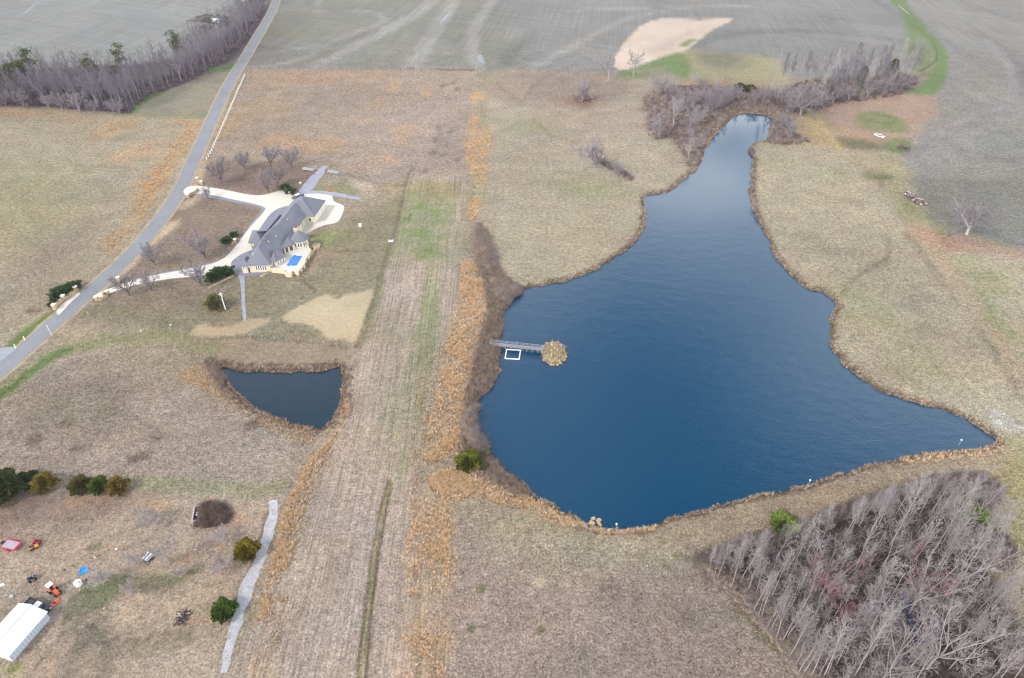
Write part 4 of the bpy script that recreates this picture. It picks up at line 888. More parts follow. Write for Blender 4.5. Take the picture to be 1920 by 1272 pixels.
inb = [(1232,180),(1250,186),(1275,190),(1300,198),(1318,206),(1335,212),(1350,205),(1362,196),(1290,215),(1308,232),(1275,215),(1292,262),(1305,282),(1285,245),(1325,190),(1375,190),(1315,175),(1340,195),(1268,200),(1240,250),(1228,262),(1298,240),(1415,196),(1440,190),(1465,200),(1485,215),(1500,200),(1520,205),(1540,200),(1560,195),(1590,190),(1625,184),(1655,180),(1685,172),(1465,245),(1480,262)]
for i, (u, v) in enumerate(inb): plant('bushy%d' % (i % 3), at(u, v), ('rounded grey bare tree in the brush on the left of the inlet' if u < 1400 else 'rounded grey bare tree right of the inlet head, below the belt of slender trees'), 'rounded trees round the inlet', rnd.uniform(.7, 1.1))
for u, v, sc, lb in ((1092,192,.8,'rounded bare shrub tree at the foot of the lone tree on reddish ground'),(1118,316,1.0,'rounded bare tree touching the two pale trees above the lake meadow'),(1158,330,.6,'low dark shrub tree right of the two pale trees')):
    plant('bushy1', at(u, v), lb, None, sc)
for i, (u, v, h, lb) in enumerate(((1612,165,11,'olive evergreen within the belt beyond the inlet'),(1668,150,11,'green pine at the right half of the belt beyond the inlet'),(1555,188,7,'small evergreen at the left end of the belt beyond the inlet'))):
    o = evergreen('pine_tree', h, 3.2, alb((96, 110, 78), 420) * .9, 930 + i, 500, 'cedar'); o.location = at(u, v); o['label'] = lb
for i, (u, v, lb) in enumerate(((1386,172,'left one of two round dark green bushes at the head of the inlet'),(1405,175,'right one of two round dark green bushes at the head of the inlet'))):
    o = evergreen('round_bush', 4.2, 2.4, alb((74, 90, 50), 400) * .8, 940 + i, 420, 'round'); o.location = at(u, v); o['label'] = lb; o['category'] = 'bush'
# --- garden trees round the house, orchard trees by the homestead
for u, v, key, sc, lb in ((416,343,'orchard0',1.5,'mauve garden tree nearest the upper driveway entrance'),(459,318,'orchard1',1.15,'greyish garden tree behind the mauve one, near the white rail fence'),(508,312,'orchard2',1.4,'left one of two garden trees at the back edge of the yard'),(546,314,'orchard0',1.35,'right one of two garden trees at the back edge of the yard'),(503,360,'orchard1',1.35,'left one of the two garden trees above the driveway fork'),(521,350,'orchard2',1.35,'right one of the two garden trees above the driveway fork'),(391,374,'orchard0',.75,'small garden tree below the upper driveway'),(290,497,'orchard1',1.25,'pale garden tree inside the drive loop, near the road'),(385,484,'orchard2',1.45,'garden tree inside the drive loop, near the house'),(243,553,'orchard0',1.15,'dark garden tree next to the lower driveway entrance'),(284,543,'orchard1',1.0,'small dark garden tree midway along the lower driveway'),(378,536,'orchard2',1.3,'dark garden tree beside the green hedge on the lower driveway')):
    plant(key, at(u, v), lb, None, sc)
for u, v, key, sc, lb in ((318,1057,'lone1',.55,'tall pale orchard tree by the stack of grey beams'),(194,1096,'young0',1.1,'pale orchard tree beside the fire ring'),(415,1070,'young1',.95,'white-stemmed orchard tree right of the tall one'),(248,1112,'young0',.75,'small orchard tree below the green ground patch'),(385,1032,'young1',.6,'thin orchard sapling by the orange soil patch'),(421,1018,'young0',1.0,'wispy orchard tree near the yellow-green cedar'),(292,985,'young1',1.2,'hazy orchard tree above the tall pale one'),(339,1084,'young1',.6,'faint sapling south of the tall orchard tree'),(250,1060,'young0',.8,'faint orchard tree left of the stack of grey beams')):
    plant(key, at(u, v), lb, None, sc)
# --- cedars and hedges
def cedar(u, v, h, r, rgb, lb, n=1300, kind='cedar', cat='tree', name='cedar_tree', dist=150, group=None, off=None):
    o = evergreen(name, h, r, alb(rgb, dist), 1000 + int(u * 3 + v), n, kind); o.location = at(u, v); o['label'] = lb; o['category'] = cat
    if group: o['group'] = group
    return o
cedar(14, 930, 6.5, 3.6, (74, 84, 52), 'largest dark cedar, cut by the left border', 2600); cedar(54, 912, 3.6, 2.4, (62, 76, 44), 'dark cedar between the largest one and the golden one')
cedar(88, 915, 3.8, 2.3, (122, 112, 58), 'golden green cedar of the left group of cedars', 1800)
cedar(154, 917, 3.0, 2.2, (92, 92, 52), 'olive cedar at the left end of the row of three'); cedar(190, 917, 3.0, 2.0, (84, 98, 46), 'green cedar in the middle of the row of three'); cedar(224, 920, 3.3, 2.1, (122, 108, 56), 'golden cedar at the right end of the row of three', 1500)
cedar(466, 1042, 3.4, 1.95, (116, 108, 44), 'yellow-green cedar against the gravel drive', 1700, 'round'); cedar(423, 1152, 2.8, 1.8, (72, 98, 44), 'deep green cedar at the edge of the gravel drive', 1700, 'round')
cedar(879, 874, 3.3, 2.25, (100, 108, 46), 'yellow-green cedar at the lake brush, alone among orange grass', 1900, 'round'); cedar(405, 578, 4.6, 2.6, (112, 114, 78), 'pale olive cedar next to the white utility pole', 1500)
cedar(1468, 990, 2.5, 2.3, (104, 122, 64), 'light green bush under the dam among bare trees', 1300, 'round', 'bush', 'green_bush')
cedar(1815, 950, 2.4, 1.3, (92, 116, 52), 'narrow bright green bush near the right edge of the dam wood', 500, 'round', 'bush', 'green_bush'); cedar(1830, 975, 2.0, 2.4, (96, 120, 52), 'wide bright green bramble at the right edge of the dam wood', 900, 'round', 'bush', 'green_bush')
for i, (u, v, r, lb) in enumerate(((100,574,1.1,'lowest shrub of the row behind the roadside wall'),(108,563,1.6,'second lowest shrub behind the roadside wall'),(114,556,2.2,'largest shrub, in the middle of the row behind the roadside wall'),(127,549,1.9,'second highest shrub behind the roadside wall'),(142,541,1.8,'highest shrub behind the roadside wall'),(402,526,2.1,'left shrub of the clipped hedge at the lower drive'),(413,519,2.3,'middle shrub of the clipped hedge at the lower drive'),(427,516,2.1,'right shrub of the clipped hedge at the lower drive, against the gravel'),(425,456,1.6,'lower shrub at the bend of the drive, inside a planter'),(440,444,1.3,'upper shrub at the bend of the drive, above the planter'),(536,357,1.8,'left shrub in the cream-walled planter behind the house'),(545,364,1.7,'right shrub in the cream-walled planter behind the house'))):
    cedar(u, v, r * 1.25, r, (58, 84, 56), lb, 520, 'round', 'shrub', 'garden_shrub', 250)
cedar(200, 554, .9, .7, (62, 140, 92), 'bright green small shrub at the entrance planter', 200, 'round', 'shrub', 'garden_shrub', 230)
# ------------------------------------------------------------------ grasses and brush nobody could count
def scatter(poly, n, seed, inner=0.0, clump=0.0, sc=.3, avoid_water=True):
    rg = np.random.default_rng(seed); lo, hi = poly.min(0), poly.max(0); out = np.zeros((0, 2)); m = 0
    while len(out) < n and m < 40:
        p = rg.uniform(lo, hi, (n * 2, 2)); k = sdf(p[:, 0], p[:, 1], poly, 10.) < -inner
        if clump:
            f = fbm(p[:, 0] * sc, p[:, 1] * sc, seed % 90, 4); k &= rg.random(len(p)) < (1 - clump) + clump * smooth(.45, .62, f)
        if avoid_water: k &= np.minimum(sdf(p[:, 0], p[:, 1], LAKE, 5.), sdf(p[:, 0], p[:, 1], POND, 5.)) > .15
        out = np.concatenate([out, p[k]]); m += 1
    return out[:n]
def shoreband(P, n, seed, d0, d1):
    rg = np.random.default_rng(seed); L = np.linalg.norm(np.roll(P, -1, 0) - P, axis=1); i = rg.choice(len(P), n, p=L / L.sum()); t = rg.random(n)[:, None]
    q = P[i] * (1 - t) + P[(i + 1) % len(P)] * t; tg = np.roll(P, -1, 0)[i] - P[i]; nn = np.stack([tg[:, 1], -tg[:, 0]], 1) / (np.linalg.norm(tg, axis=1)[:, None] + 1e-9)
    area = np.sum(P[:, 0] * np.roll(P[:, 1], -1) - np.roll(P[:, 0], -1) * P[:, 1]); nn *= 1 if area > 0 else -1
    return q + nn * (d0 + (d1 - d0) * rg.random(n) ** 1.4)[:, None]
def tufts(name, pos, h, rad, cols, seed, blades=6, width=.1, lean=.6, label=None, blend_=0.0):
    """tufts of blades standing on the ground, joined; each has its own tint"""
    rg = np.random.default_rng(seed); n = len(pos); z = ground(pos[:, 0], pos[:, 1])
    hh = h * (.55 + .9 * rg.random(n))
    if cols is None: tint = gcol(pos[:, 0], pos[:, 1]) * 1.5 * (.72 + .62 * rg.random(n))[:, None] * np.stack([1 + .08 * rg.random(n), np.ones(n), 1 - .04 * rg.random(n)], 1)
    else:
        cols = np.array(cols); ci = rg.integers(0, len(cols), n); tint = cols[ci] * (.75 + .5 * rg.random(n))[:, None]
        if blend_: tint = tint * (1 - blend_) + gcol(pos[:, 0], pos[:, 1]) * 1.5 * blend_
    az = rg.random((n, blades)) * 6.283; r0 = rad * .5 * rg.random((n, blades)); w = width * (.6 + .8 * rg.random((n, blades)))
    bx = pos[:, 0, None] + r0 * np.cos(az); by = pos[:, 1, None] + r0 * np.sin(az); bz = np.broadcast_to(z[:, None] - .03, bx.shape)
    px, py = -np.sin(az) * w, np.cos(az) * w; hb = hh[:, None] * (.7 + .5 * rg.random((n, blades))); ln_ = lean * hb * (.3 + rg.random((n, blades)))
    tx, ty = bx + ln_ * np.cos(az), by + ln_ * np.sin(az); tz = bz + hb
    V = np.stack([np.stack([bx - px, by - py, bz], -1), np.stack([bx + px, by + py, bz], -1), np.stack([tx, ty, tz], -1)], 2).reshape(-1, 3)
    T = np.arange(len(V)).reshape(-1, 3); C = np.repeat(tint, blades * 3, 0)
    o = np_mesh(name, V, T, M_TUFT, None, False, {'Tint': C}); return props(o, label, None, None, 'stuff')
def brush(name, pos, h, cols, seed, twigs=16, r=.02, label=None):
    """thickets of thin leafless stems, joined"""
    rg = np.random.default_rng(seed); n = len(pos); z = ground(pos[:, 0], pos[:, 1]); hh = h * (.5 + rg.random(n))
    cols = np.array(cols); tint = cols[rg.integers(0, len(cols), n)] * (.7 + .6 * rg.random(n))[:, None]
    az = rg.random((n, twigs)) * 6.283; sp = rg.random((n, twigs)) ** .7; L = hh[:, None] * (.5 + .6 * rg.random((n, twigs)))
    base_ = np.stack([pos[:, 0, None] + .45 * sp * hh[:, None] * .4 * np.cos(az), pos[:, 1, None] + .45 * sp * hh[:, None] * .4 * np.sin(az), np.broadcast_to(z[:, None] - .05, az.shape) + L * .25 * rg.random((n, twigs))], -1)
    a2 = az + rg.normal(0, .6, az.shape); tip = base_ + np.stack([np.cos(a2) * sp * L * .85, np.sin(a2) * sp * L * .85, L * (.95 - .45 * sp)], -1)
    d = tip - base_; u = np.cross(d, rg.normal(0, 1, d.shape)); u /= np.linalg.norm(u, axis=-1, keepdims=True) + 1e-9; wv = np.cross(d, u); wv /= np.linalg.norm(wv, axis=-1, keepdims=True) + 1e-9
    rr = r * (.7 + .7 * rg.random(az.shape))[..., None]
    V = np.stack([base_ + u * rr, base_ - u * rr * .5 + wv * rr * .87, base_ - u * rr * .5 - wv * rr * .87, tip], 2).reshape(-1, 3)
    b = np.arange(n * twigs)[:, None] * 4; T = np.stack([b + [0, 1, 3], b + [1, 2, 3], b + [2, 0, 3]], 1).reshape(-1, 3)
    o = np_mesh(name, V, T, M_TUFT, None, False, {'Tint': np.repeat(tint, twigs * 4, 0)}); return props(o, label, None, None, 'stuff')
M_TUFT = mat_attr('dry_stems', 'Tint', .95, ((1.2, .18),))
def fp(pts, s=4): return spline(flatpts(pts), s)
O1, O2, O3 = alb((248, 206, 160), 120) * 1.1, alb((242, 194, 148), 120) * 1.1, alb((244, 220, 188), 120) * 1.1
B1, B2, B3 = alb((182, 160, 144), 170), alb((150, 132, 122), 170), alb((204, 184, 166), 170)
S1, S2 = alb((232, 214, 202), 170), alb((188, 174, 164), 170)
W1, W2, W3 = alb((182, 170, 172), 170), alb((150, 136, 136), 170), alb((126, 110, 110), 170)
# orange broom sedge
OB = [([(868,486),(892,500),(912,560),(900,620),(886,690),(868,800),(860,858),(800,862),(798,830),(818,730),(835,650),(850,600),(862,540)], 6000, .88), ([(812,890),(872,880),(905,900),(880,930),(855,945),(843,1000),(838,1110),(826,1000),(810,930)], 1400, .9), ([(770,985),(840,985),(838,1110),(828,1285),(755,1290),(760,1140)], 1000, .95),
      ([(648,748),(656,770),(640,800),(610,850),(580,930),(556,1010),(535,1070),(500,1130),(486,1170),(495,1110),(515,1030),(535,950),(570,880),(610,830),(630,795)], 1900, .9), ([(885,218),(897,222),(905,240),(922,243),(916,290),(905,345),(893,352),(880,318),(872,275),(876,240)], 1000, .9), ([(325,226),(378,229),(360,265),(338,300),(300,355),(275,400),(240,440),(205,470),(200,460),(240,410),(255,350),(300,305),(330,265),(345,240)], 1300, .97),
      ([(895,900),(960,920),(1040,955),(1085,985),(1050,985),(960,950),(890,930)], 420, .8), ([(880,372),(902,372),(896,400),(880,415)], 260, .3), ([(760,940),(830,930),(835,985),(790,990)], 260, .7)]
pp = np.concatenate([scatter(fp(a), n, 40 + i, 0, c, .25) for i, (a, n, c) in enumerate(OB)])
tufts('broom_sedge', pp, .45, .42, [O1 * 1.2, O2 * 1.2, O1 * 1.2, O3 * 1.2], 61, 7, .065, .9, None, .45)
pp = np.concatenate([scatter(fp(a), n, 70 + i, 0, .85, .12) for i, (a, n) in enumerate([([(466,134),(560,132),(770,134),(780,170),(760,260),(640,330),(560,300),(450,290),(400,295)], 2600), ([(375,690),(440,750),(490,775),(590,810),(560,840),(440,770),(340,712)], 700), ([(780,720),(850,640),(800,860),(790,960),(770,960)], 420), ([(600,850),(650,790),(600,900),(560,1050),(520,1250),(490,1250),(530,1000)], 350), ([(0,210),(240,220),(330,235),(280,330),(100,280),(0,260)], 900)])])
tufts('sedge_clumps', pp, .5, .34, [O1, O3, S1, O2], 62, 6, .07, .7, None, .45)
# pale straw and grey old stalks over the nearer meadows
near_ = [([(845,930),(960,930),(1090,990),(1250,1050),(1350,1100),(1460,1215),(1540,1300),(815,1310),(835,1100)], 16000), ([(0,735),(100,700),(180,655),(330,645),(400,680),(490,772),(590,806),(560,870),(520,930),(0,900)], 12000), ([(0,920),(480,940),(500,1000),(440,1170),(400,1300),(-20,1300)], 4500), ([(690,600),(860,540),(800,860),(820,1290),(430,1290),(545,960),(640,760)], 8500), ([(915,400),(1200,375),(1200,435),(1120,505),(990,540),(930,500)], 5000), ([(1416,275),(1680,300),(1760,440),(1910,480),(1910,830),(1800,780),(1570,668),(1560,560),(1440,445)], 15000), ([(1100,1000),(1400,945),(1640,882),(1868,836),(1880,862),(1700,905),(1480,985),(1330,1025)], 4500), ([(1870,850),(1930,860),(1960,1270),(1890,1150)], 2200)]
pp = np.concatenate([scatter(fp(a, 2), n, 90 + i, .5, .25, .5) for i, (a, n) in enumerate(near_)] + [scatter(ISLE, 520, 120, .2, 0, avoid_water=False)])
tufts('dry_grass', pp, .2, .36, None, 63, 4, .065, 1.0)
# waterside weeds
pp = np.concatenate([shoreband(LAKE, 13000, 5, -.12, .95), shoreband(POND, 2400, 6, -.1, 1.2)]); pp = pp[nrg.random(len(pp)) < 1.1 * smooth(.36, .62, fbm(pp[:, 0] * .2, pp[:, 1] * .2, 3, 3))]
tufts('shore_weeds', pp, .48, .3, [B1 * 1.15, B2 * 1.1, B3 * 1.15, B1, S1, O3], 64, 5, .075, .6)
pp = np.concatenate([shoreband(POND, 900, 16, .3, 3.0), shoreband(LAKE, 1500, 17, .2, 2.2)]); brush('shore_brush', pp, .75, [B2, W3, B1], 65, 12, .022)
pp = np.concatenate([scatter(fp([(1078,968),(1100,985),(1150,998),(1230,985),(1210,1000),(1130,1003),(1090,990)]), 260, 7, 0, 0, avoid_water=False), scatter(fp([(1690,860),(1760,846),(1866,834),(1878,850),(1800,862),(1720,870)]), 220, 8), scatter(fp([(1480,985),(1540,965),(1500,985)]), 30, 9), scatter(grow(ISLE, .3), 60, 12, 0, 0, avoid_water=False)])
tufts('sedge_clumps', pp, .6, .4, [O1, O3, S1], 66, 6, .1, .6)
# thicket on the lake's west side, round the inlet, under the trees
BR = fp(BRUSH_PX); pp = np.concatenate([scatter(BR, 6200, 21, .2), scatter(fp([(380,680),(400,672),(430,690),(420,720),(440,745),(420,745),(395,705)]), 380, 22)])
brush('brush', pp, 1.15, [B1, B3, B2, W1, B3], 67, 12, .029)
pp = np.concatenate([scatter(fp([(890,425),(905,430),(925,470),(932,500),(915,505),(898,470)]), 260, 23), scatter(fp([(885,770),(900,760),(897,800),(910,840),(890,840),(872,800)]), 200, 24), scatter(fp([(920,530),(955,535),(985,548),(950,570)]), 200, 25)])
brush('tall_brush', pp, 2.3, [W1, B3, W1], 68, 26, .03)
pp = np.concatenate([scatter(fp([(1215,172),(1300,162),(1420,165),(1480,190),(1495,215),(1445,216),(1400,210),(1370,214),(1342,243),(1318,280),(1296,315),(1285,300),(1262,262),(1225,262),(1212,240)]), 2300, 26, 0, .75, .09), scatter(fp([(1448,225),(1480,225),(1490,250),(1512,262),(1508,270),(1440,268)]), 420, 27), scatter(fp([(1118,300),(1150,310),(1175,325),(1190,340),(1160,330)]), 140, 28), scatter(fp([(1405,278),(1415,290),(1413,350),(1425,410),(1412,390),(1404,340)]), 90, 29), scatter(fp([(1075,180),(1105,180),(1108,194),(1078,192)]), 70, 30)])
brush('inlet_brush', pp, 1.9, [alb((174, 156, 154), 380), alb((196, 184, 184), 380), alb((148, 130, 128), 380)], 69, 18, .05)
pp = scatter(WOOD, 5000, 31, 2.2, .35, .12, False)
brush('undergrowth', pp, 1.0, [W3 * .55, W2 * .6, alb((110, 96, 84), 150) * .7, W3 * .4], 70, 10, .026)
pp = np.concatenate([scatter(fp([(1300,1045),(1400,1008),(1480,985),(1600,940),(1740,895),(1850,890),(1880,940),(1840,960),(1740,925),(1620,965),(1480,1010),(1330,1060)]), 1500, 32, 0, .4, .2), scatter(fp([(1860,1000),(1895,1010),(1905,1060),(1870,1070)]), 150, 33), scatter(fp([(1860,1080),(1890,1140),(1930,1230),(1990,1290),(1900,1290),(1870,1180)]), 420, 34)])
brush('thicket_edge', pp, 1.5, [W2, alb((136, 120, 108), 150), W1], 71, 18, .024)
pp = scatter(fp([(1310,1058),(1335,1048),(1400,1085),(1450,1140),(1520,1215),(1570,1290),(1515,1290),(1440,1195),(1380,1130),(1335,1088)]), 1300, 37, 0, .5, .2)
brush('grey_underwood', pp, .95, [W1 * 1.5, alb((222, 212, 214), 150), B3 * 1.2], 75, 16, .022)
pp = np.concatenate([scatter(FARWOOD, 2600, 35, -1.0)])
brush('woods_undergrowth', pp, 2.6, [alb((120, 106, 122), 350), alb((148, 134, 146), 350)], 72, 12, .07)
pp = scatter(fp([(1430,195),(1500,155),(1600,148),(1700,140),(1720,155),(1690,178),(1560,200),(1520,212),(1480,215)]), 900, 36)
brush('belt_undergrowth', pp, 2.2, [alb((132, 116, 124), 420), alb((156, 144, 150), 420)], 73, 14, .07)
pp = scatter(WOOD, 650, 38, 2.5, .6, .15, False)
brush('saplings', pp, 3.2, [W1 * 1.1, W1, W2], 76, 20, .02)
# ------------------------------------------------------------------ the big house
M_WALL = mat('cream_wall', alb((255, 247, 222), 235), noise=[(.7, .05)]); M_TRIM = mat('white_trim', (.78, .77, .74), .6)
M_ROOF = mat('grey_shingles', alb((146, 149, 166), 235), .9, noise=[(.35, .09), (5, .16)], bump=(9, .4)); M_PANE = mat('window_glass', (.035, .045, .06), .12, spec=.5)
M_DKW = mat('brown_opening', (.09, .045, .035), .5); M_BRICK = mat('tan_brick', alb((224, 198, 166), 235), noise=[(1.5, .1)]); M_DOOR = mat('cream_door', (.62, .58, .48), .6)
M_STONE = mat('pale_stone', alb((214, 190, 160), 220), noise=[(2, .2)]); M_DECK = mat('terrace_paving', alb((246, 242, 238), 230) * 1.1, noise=[(.5, .05)])
HO = Vector((-80, 205, 0))
house = thing('house', 'sprawling cream house with grey hipped roofs and a round turret by a pool', 'house', HO)
def V2(p): return Vector((p[0], p[1]))
def roof_mesh(foot, ze, zr, r0, r1, over=.45, th=.22):
    f = [V2(p) for p in foot]; c = sum(f, Vector((0, 0))) / 4; m = MB()
    q = []
    for i in range(4):
        e0 = (f[i] - f[i - 1]).normalized(); e1 = (f[(i + 1) % 4] - f[i]).normalized(); q.append(f[i] + (e0 - e1) * over)
    P = [(p.x, p.y, ze - th) for p in q] + [(p.x, p.y, ze) for p in q] + [(r0[0], r0[1], zr), (r1[0], r1[1], zr)]
    F = [(3, 2, 1, 0)] + [(i, (i + 1) % 4, 4 + (i + 1) % 4, 4 + i) for i in range(4)]
    if (V2(r0) - V2(r1)).length < .01: F += [(4, 5, 8), (5, 6, 8), (6, 7, 8), (7, 4, 8)]; P = P[:9]
    else: F += [(4, 5, 8), (5, 6, 9, 8), (6, 7, 9), (7, 4, 8, 9)]
    return m.add(P, F)
def block(foot, ze, zr, r0, r1, z0=-.1, over=.45):
    w = MB().prism(foot, z0, ze - .23).build('wall', M_WALL, house, HO)
    r = roof_mesh(foot, ze, zr, r0, r1, over).build('roof', M_ROOF, house, HO)
    return w, r
def window(p0, p1, fr, zc, w, h, parent=None, off=None, pane=None, frame=None, name='window'):
    a, b = V2(p0), V2(p1); d = (b - a).normalized(); n = Vector((d.y, -d.x)); c = a + (b - a) * fr; t = math.atan2(d.y, d.x)
    par = parent or house; of = HO if off is None else off
    m = MB(); k = .11
    for s in (-1, 1):
        q = c + d * s * (w / 2); m.box((q.x + n.x * .05, q.y + n.y * .05, zc), (k, .12, h + k), t)
    for s in (-1, 1): m.box((c.x + n.x * .055, c.y + n.y * .055, zc + s * h / 2), (w + k, .10, k), t)
    f = m.build(name, frame or M_TRIM, par, of)
    p = MB().box((c.x + n.x * .03, c.y + n.y * .03, zc), (w - k, .04, h - k), t).build('pane', pane or M_PANE, f, of)
    return f
gar = [(-83.5, 222.3), (-71.7, 222.0), (-70.5, 233.7), (-81.6, 234.3)]; mainb = [(-85.2, 208), (-75.8, 208), (-75.0, 222.6), (-83.0, 223)]
cenb = [(-86.4, 196), (-77.4, 198.2), (-75.7, 209), (-85, 209.5)]; frl = [(-85.8, 188.8), (-78.6, 189.0), (-77.6, 198), (-86.2, 198)]
sml = [(-87.5, 188.35), (-85.75, 188.4), (-85.75, 193), (-87.2, 193)]; bay = [(-78.5, 190.5), (-77.0, 190.6), (-74.9, 194.0), (-77.7, 198)]
block(gar, 3.2, 7.4, (-76.4, 227.4), (-77.2, 229.4)); block(mainb, 3.25, 6.7, (-80.7, 207), (-78.6, 225)); block(cenb, 3.3, 7.5, (-82.4, 199.4), (-80.6, 206.5)); block(frl, 3.15, 7.2, (-82.3, 192.6), (-82.2, 197.6))
block(sml, 2.9, 4.5, (-86.6, 190), (-86.4, 191.6), over=.3); block(bay, 3.1, 5.4, (-77.8, 193.2), (-77.7, 194.6), over=.3)
block([(-77.2, 198.4), (-73.6, 201.6), (-73.4, 207.2), (-75.9, 208.6)], 3.28, 5.0, (-76.2, 203.2), (-75.9, 205.2), over=.3)
# entrance canopy on columns, and the low porch roof along the drive
cf = [(-88.9, 202.3), (-84.4, 201.7), (-83.9, 209.7), (-89.9, 210.1)]
roof_mesh(cf, 3.6, 5.7, (-87.0, 205.6), (-83.2, 206.2)).build('roof', M_ROOF, house, HO)
for x, y in ((-88.7, 202.6), (-86.6, 202.3), (-89.5, 209.7), (-87.2, 209.6)): MB().box((x, y, 1.65), (.5, .5, 3.5)).build('column', M_WALL, house, HO)
roof_mesh([(-87.0, 199.6), (-85.4, 199.4), (-83.2, 221.5), (-84.4, 222)], 3.05, 4.7, (-85.2, 202.5), (-83.1, 220), .35).build('roof', M_ROOF, house, HO)
for i in range(5):
    t = i / 4; MB().box((-86.7 + 2.4 * t, 199.9 + 21.6 * t, 1.4), (.3, .3, 2.8)).build('column', M_WALL, house, HO)
# turret
TC = (-72.35, 204.4)
MB().lathe([(2.55, -.1), (2.55, 4.0)], (*TC, 0), 16).build('wall', M_WALL, house, HO); tr_ = MB().lathe([(3.0, 3.9), (3.0, 4.1), (.06, 7.1)], (*TC, 0), 20).build('roof', M_ROOF, house, HO)
for a in (-128, -112, -88, -72, -48, -32):
    c, s = math.cos(math.radians(a)), math.sin(math.radians(a)); p = (TC[0] + 2.57 * c, TC[1] + 2.57 * s); d = (-s * .4, c * .4)
    window((p[0] - d[0], p[1] - d[1]), (p[0] + d[0], p[1] + d[1]), .5, 2.6, .62, 1.6)
# chimney with a brown cap, dormer
ch = MB().box((-74.7, 209.6, 2.6), (1.5, 1.5, 5.4)).build('chimney', M_WALL, house, HO); MB().box((-74.7, 209.6, 5.42), (1.0, 1.0, .3)).build('cap', M_DKW, ch, HO)
dm = MB().add([(-81.9, 198.1, 5.0), (-79.9, 198.3, 5.0), (-80.9, 198.2, 7.0), (-81.7, 201.5, 5.8), (-80.1, 201.5, 5.8), (-80.9, 201.6, 7.0)], [(0, 1, 2), (3, 5, 4), (0, 2, 5, 3), (1, 4, 5, 2), (0, 3, 4, 1)]).build('dormer', M_WALL, house, HO)
MB().add([(-82.2, 197.9, 4.95), (-80.9, 198.0, 7.12), (-79.6, 198.1, 4.95), (-81.9, 201.6, 5.75), (-80.9, 201.7, 7.12), (-79.9, 201.6, 5.75), (-82.2, 197.9, 4.83), (-80.9, 198.0, 7.04), (-79.6, 198.1, 4.83)], [(0, 1, 4, 3), (1, 2, 5, 4), (0, 6, 7, 1), (1, 7, 8, 2)]).build('dormer_roof', M_ROOF, dm, HO)
for fr in (.40, .50, .60, .70, .80): window(frl[0], frl[1], fr, 1.75, .5, 1.7)
window(frl[0], frl[1], .22, 2.2, .5, .5); window(frl[0], frl[1], .05, 1.0, .7, 2.0, pane=M_DKW, name='door')
window(sml[0], sml[1], .35, 2.0, .5, .8); window(sml[0], sml[1], .8, 1.9, .35, 1.0)
window(bay[0], bay[1], .55, 2.0, .6, 1.5)
for fr in (.22, .5, .78): window(bay[1], bay[2], fr, 2.05, .55, 1.3)
for fr, w in ((.12, .9), (.38, 1.1), (.72, 1.3)): window((-77.2, 198.4), (-73.6, 201.6), fr, 2.2, w, 1.9, pane=M_DKW)
window((-77.6, 195.2), (-77.35, 198.3), .6, 2.2, 1.2, 2.0, pane=M_DKW)
for fr in (.18, .5, .82):
    f = window(gar[1], gar[2], fr, 1.35, 2.6, 2.2, pane=M_DOOR, name='garage_door')
window(gar[0], gar[1], .86, 1.6, .9, 1.4); window(mainb[1], mainb[2], .35, 1.7, 1.1, 1.6); window(mainb[1], mainb[2], .7, 1.3, .9, 2.1, pane=M_DKW, name='door')
for x, y, z in ((-78.5, 214, 5.65), (-76.2, 230.5, 6.3), (-79.2, 202, 5.7), (-83.6, 190.6, 5.6)): MB().tube([(x, y, z), (x, y, z + .6)], .09, 6).build('vent_pipe', M_TRIM, house, HO)
# pool terrace on its retaining wall
terr = thing('pool_terrace', 'raised white terrace with retaining wall around the swimming pool', 'terrace', HO)
TZ = 1.25
TP = [(508,505.5),(520,506.5),(532.8,508.2),(534,512),(538.5,514.6),(546,513.8),(548.7,508.6),(552.5,510),(558,511.4),(570.3,497.5),(573,487),(578.7,479.2),(583,472),(580.4,467),(575,463),(556,458),(530,472),(517,492)]
tp = [tuple(p) for p in flatpts(TP, TZ)]
MB().prism(tp, -.2, TZ).build('retaining_wall', M_WALL, terr, HO); MB().prism([tuple(p) for p in flatpts([(a + (545 - a) * .012, b + (488 - b) * .012) for a, b in TP], TZ)], TZ - .05, TZ + .03).build('deck', M_DECK, terr, HO)
for i in range(0, 14):
    a, b = V2(tp[i]), V2(tp[i + 1]); d = (b - a); t = math.atan2(d.y, d.x); c = (a + b) / 2
    MB().box((c.x, c.y, TZ + .22), (d.length + .12, .22, .5), t).build('parapet', M_WALL, terr, HO)
for (i, fr, w) in ((8, .3, .9), (8, .75, .9), (9, .5, 1.0), (10, .4, 1.0)): window(tp[i], tp[i + 1], fr, .55, w, .8, terr, HO, M_PANE, M_BRICK)
sp_ = [tuple(p) for p in flatpts([(579,470),(584,462),(589,457),(600,456),(600,463),(592,466),(586,474),(581,480)], .6)]
MB().prism(sp_, -.1, .75).build('stair_wall', M_STONE, terr, HO)
for k in range(4):
    p = atz(586 + k * 2.6, 468 - k * .6, .3); MB().box((p.x, p.y, .12 + .16 * (3 - k)), (.5, 1.6, .3), .5).build('step', M_STONE, terr, HO)
pool = thing('swimming_pool', 'bright blue swimming pool set in the white terrace', 'swimming pool', HO)
pl = [tuple(p) for p in flatpts([(537.5,498),(548.5,481),(551,479),(554,478.6),(556.5,480.4),(562,480.6),(565.5,480),(566,482.5),(560.5,492),(556.5,498.6),(549,499.8),(545.5,497.6),(543.5,499.8),(540,500)], TZ)]
M_POOLW = mat('pool_water', (.0, .15, .60), .25, spec=.15)
MB().prism(pl, TZ - .1, TZ + .045).build('pool_water', M_POOLW, pool, HO)
cp_ = MB(); g = grow(np.array(pl), .28); n_ = len(pl)
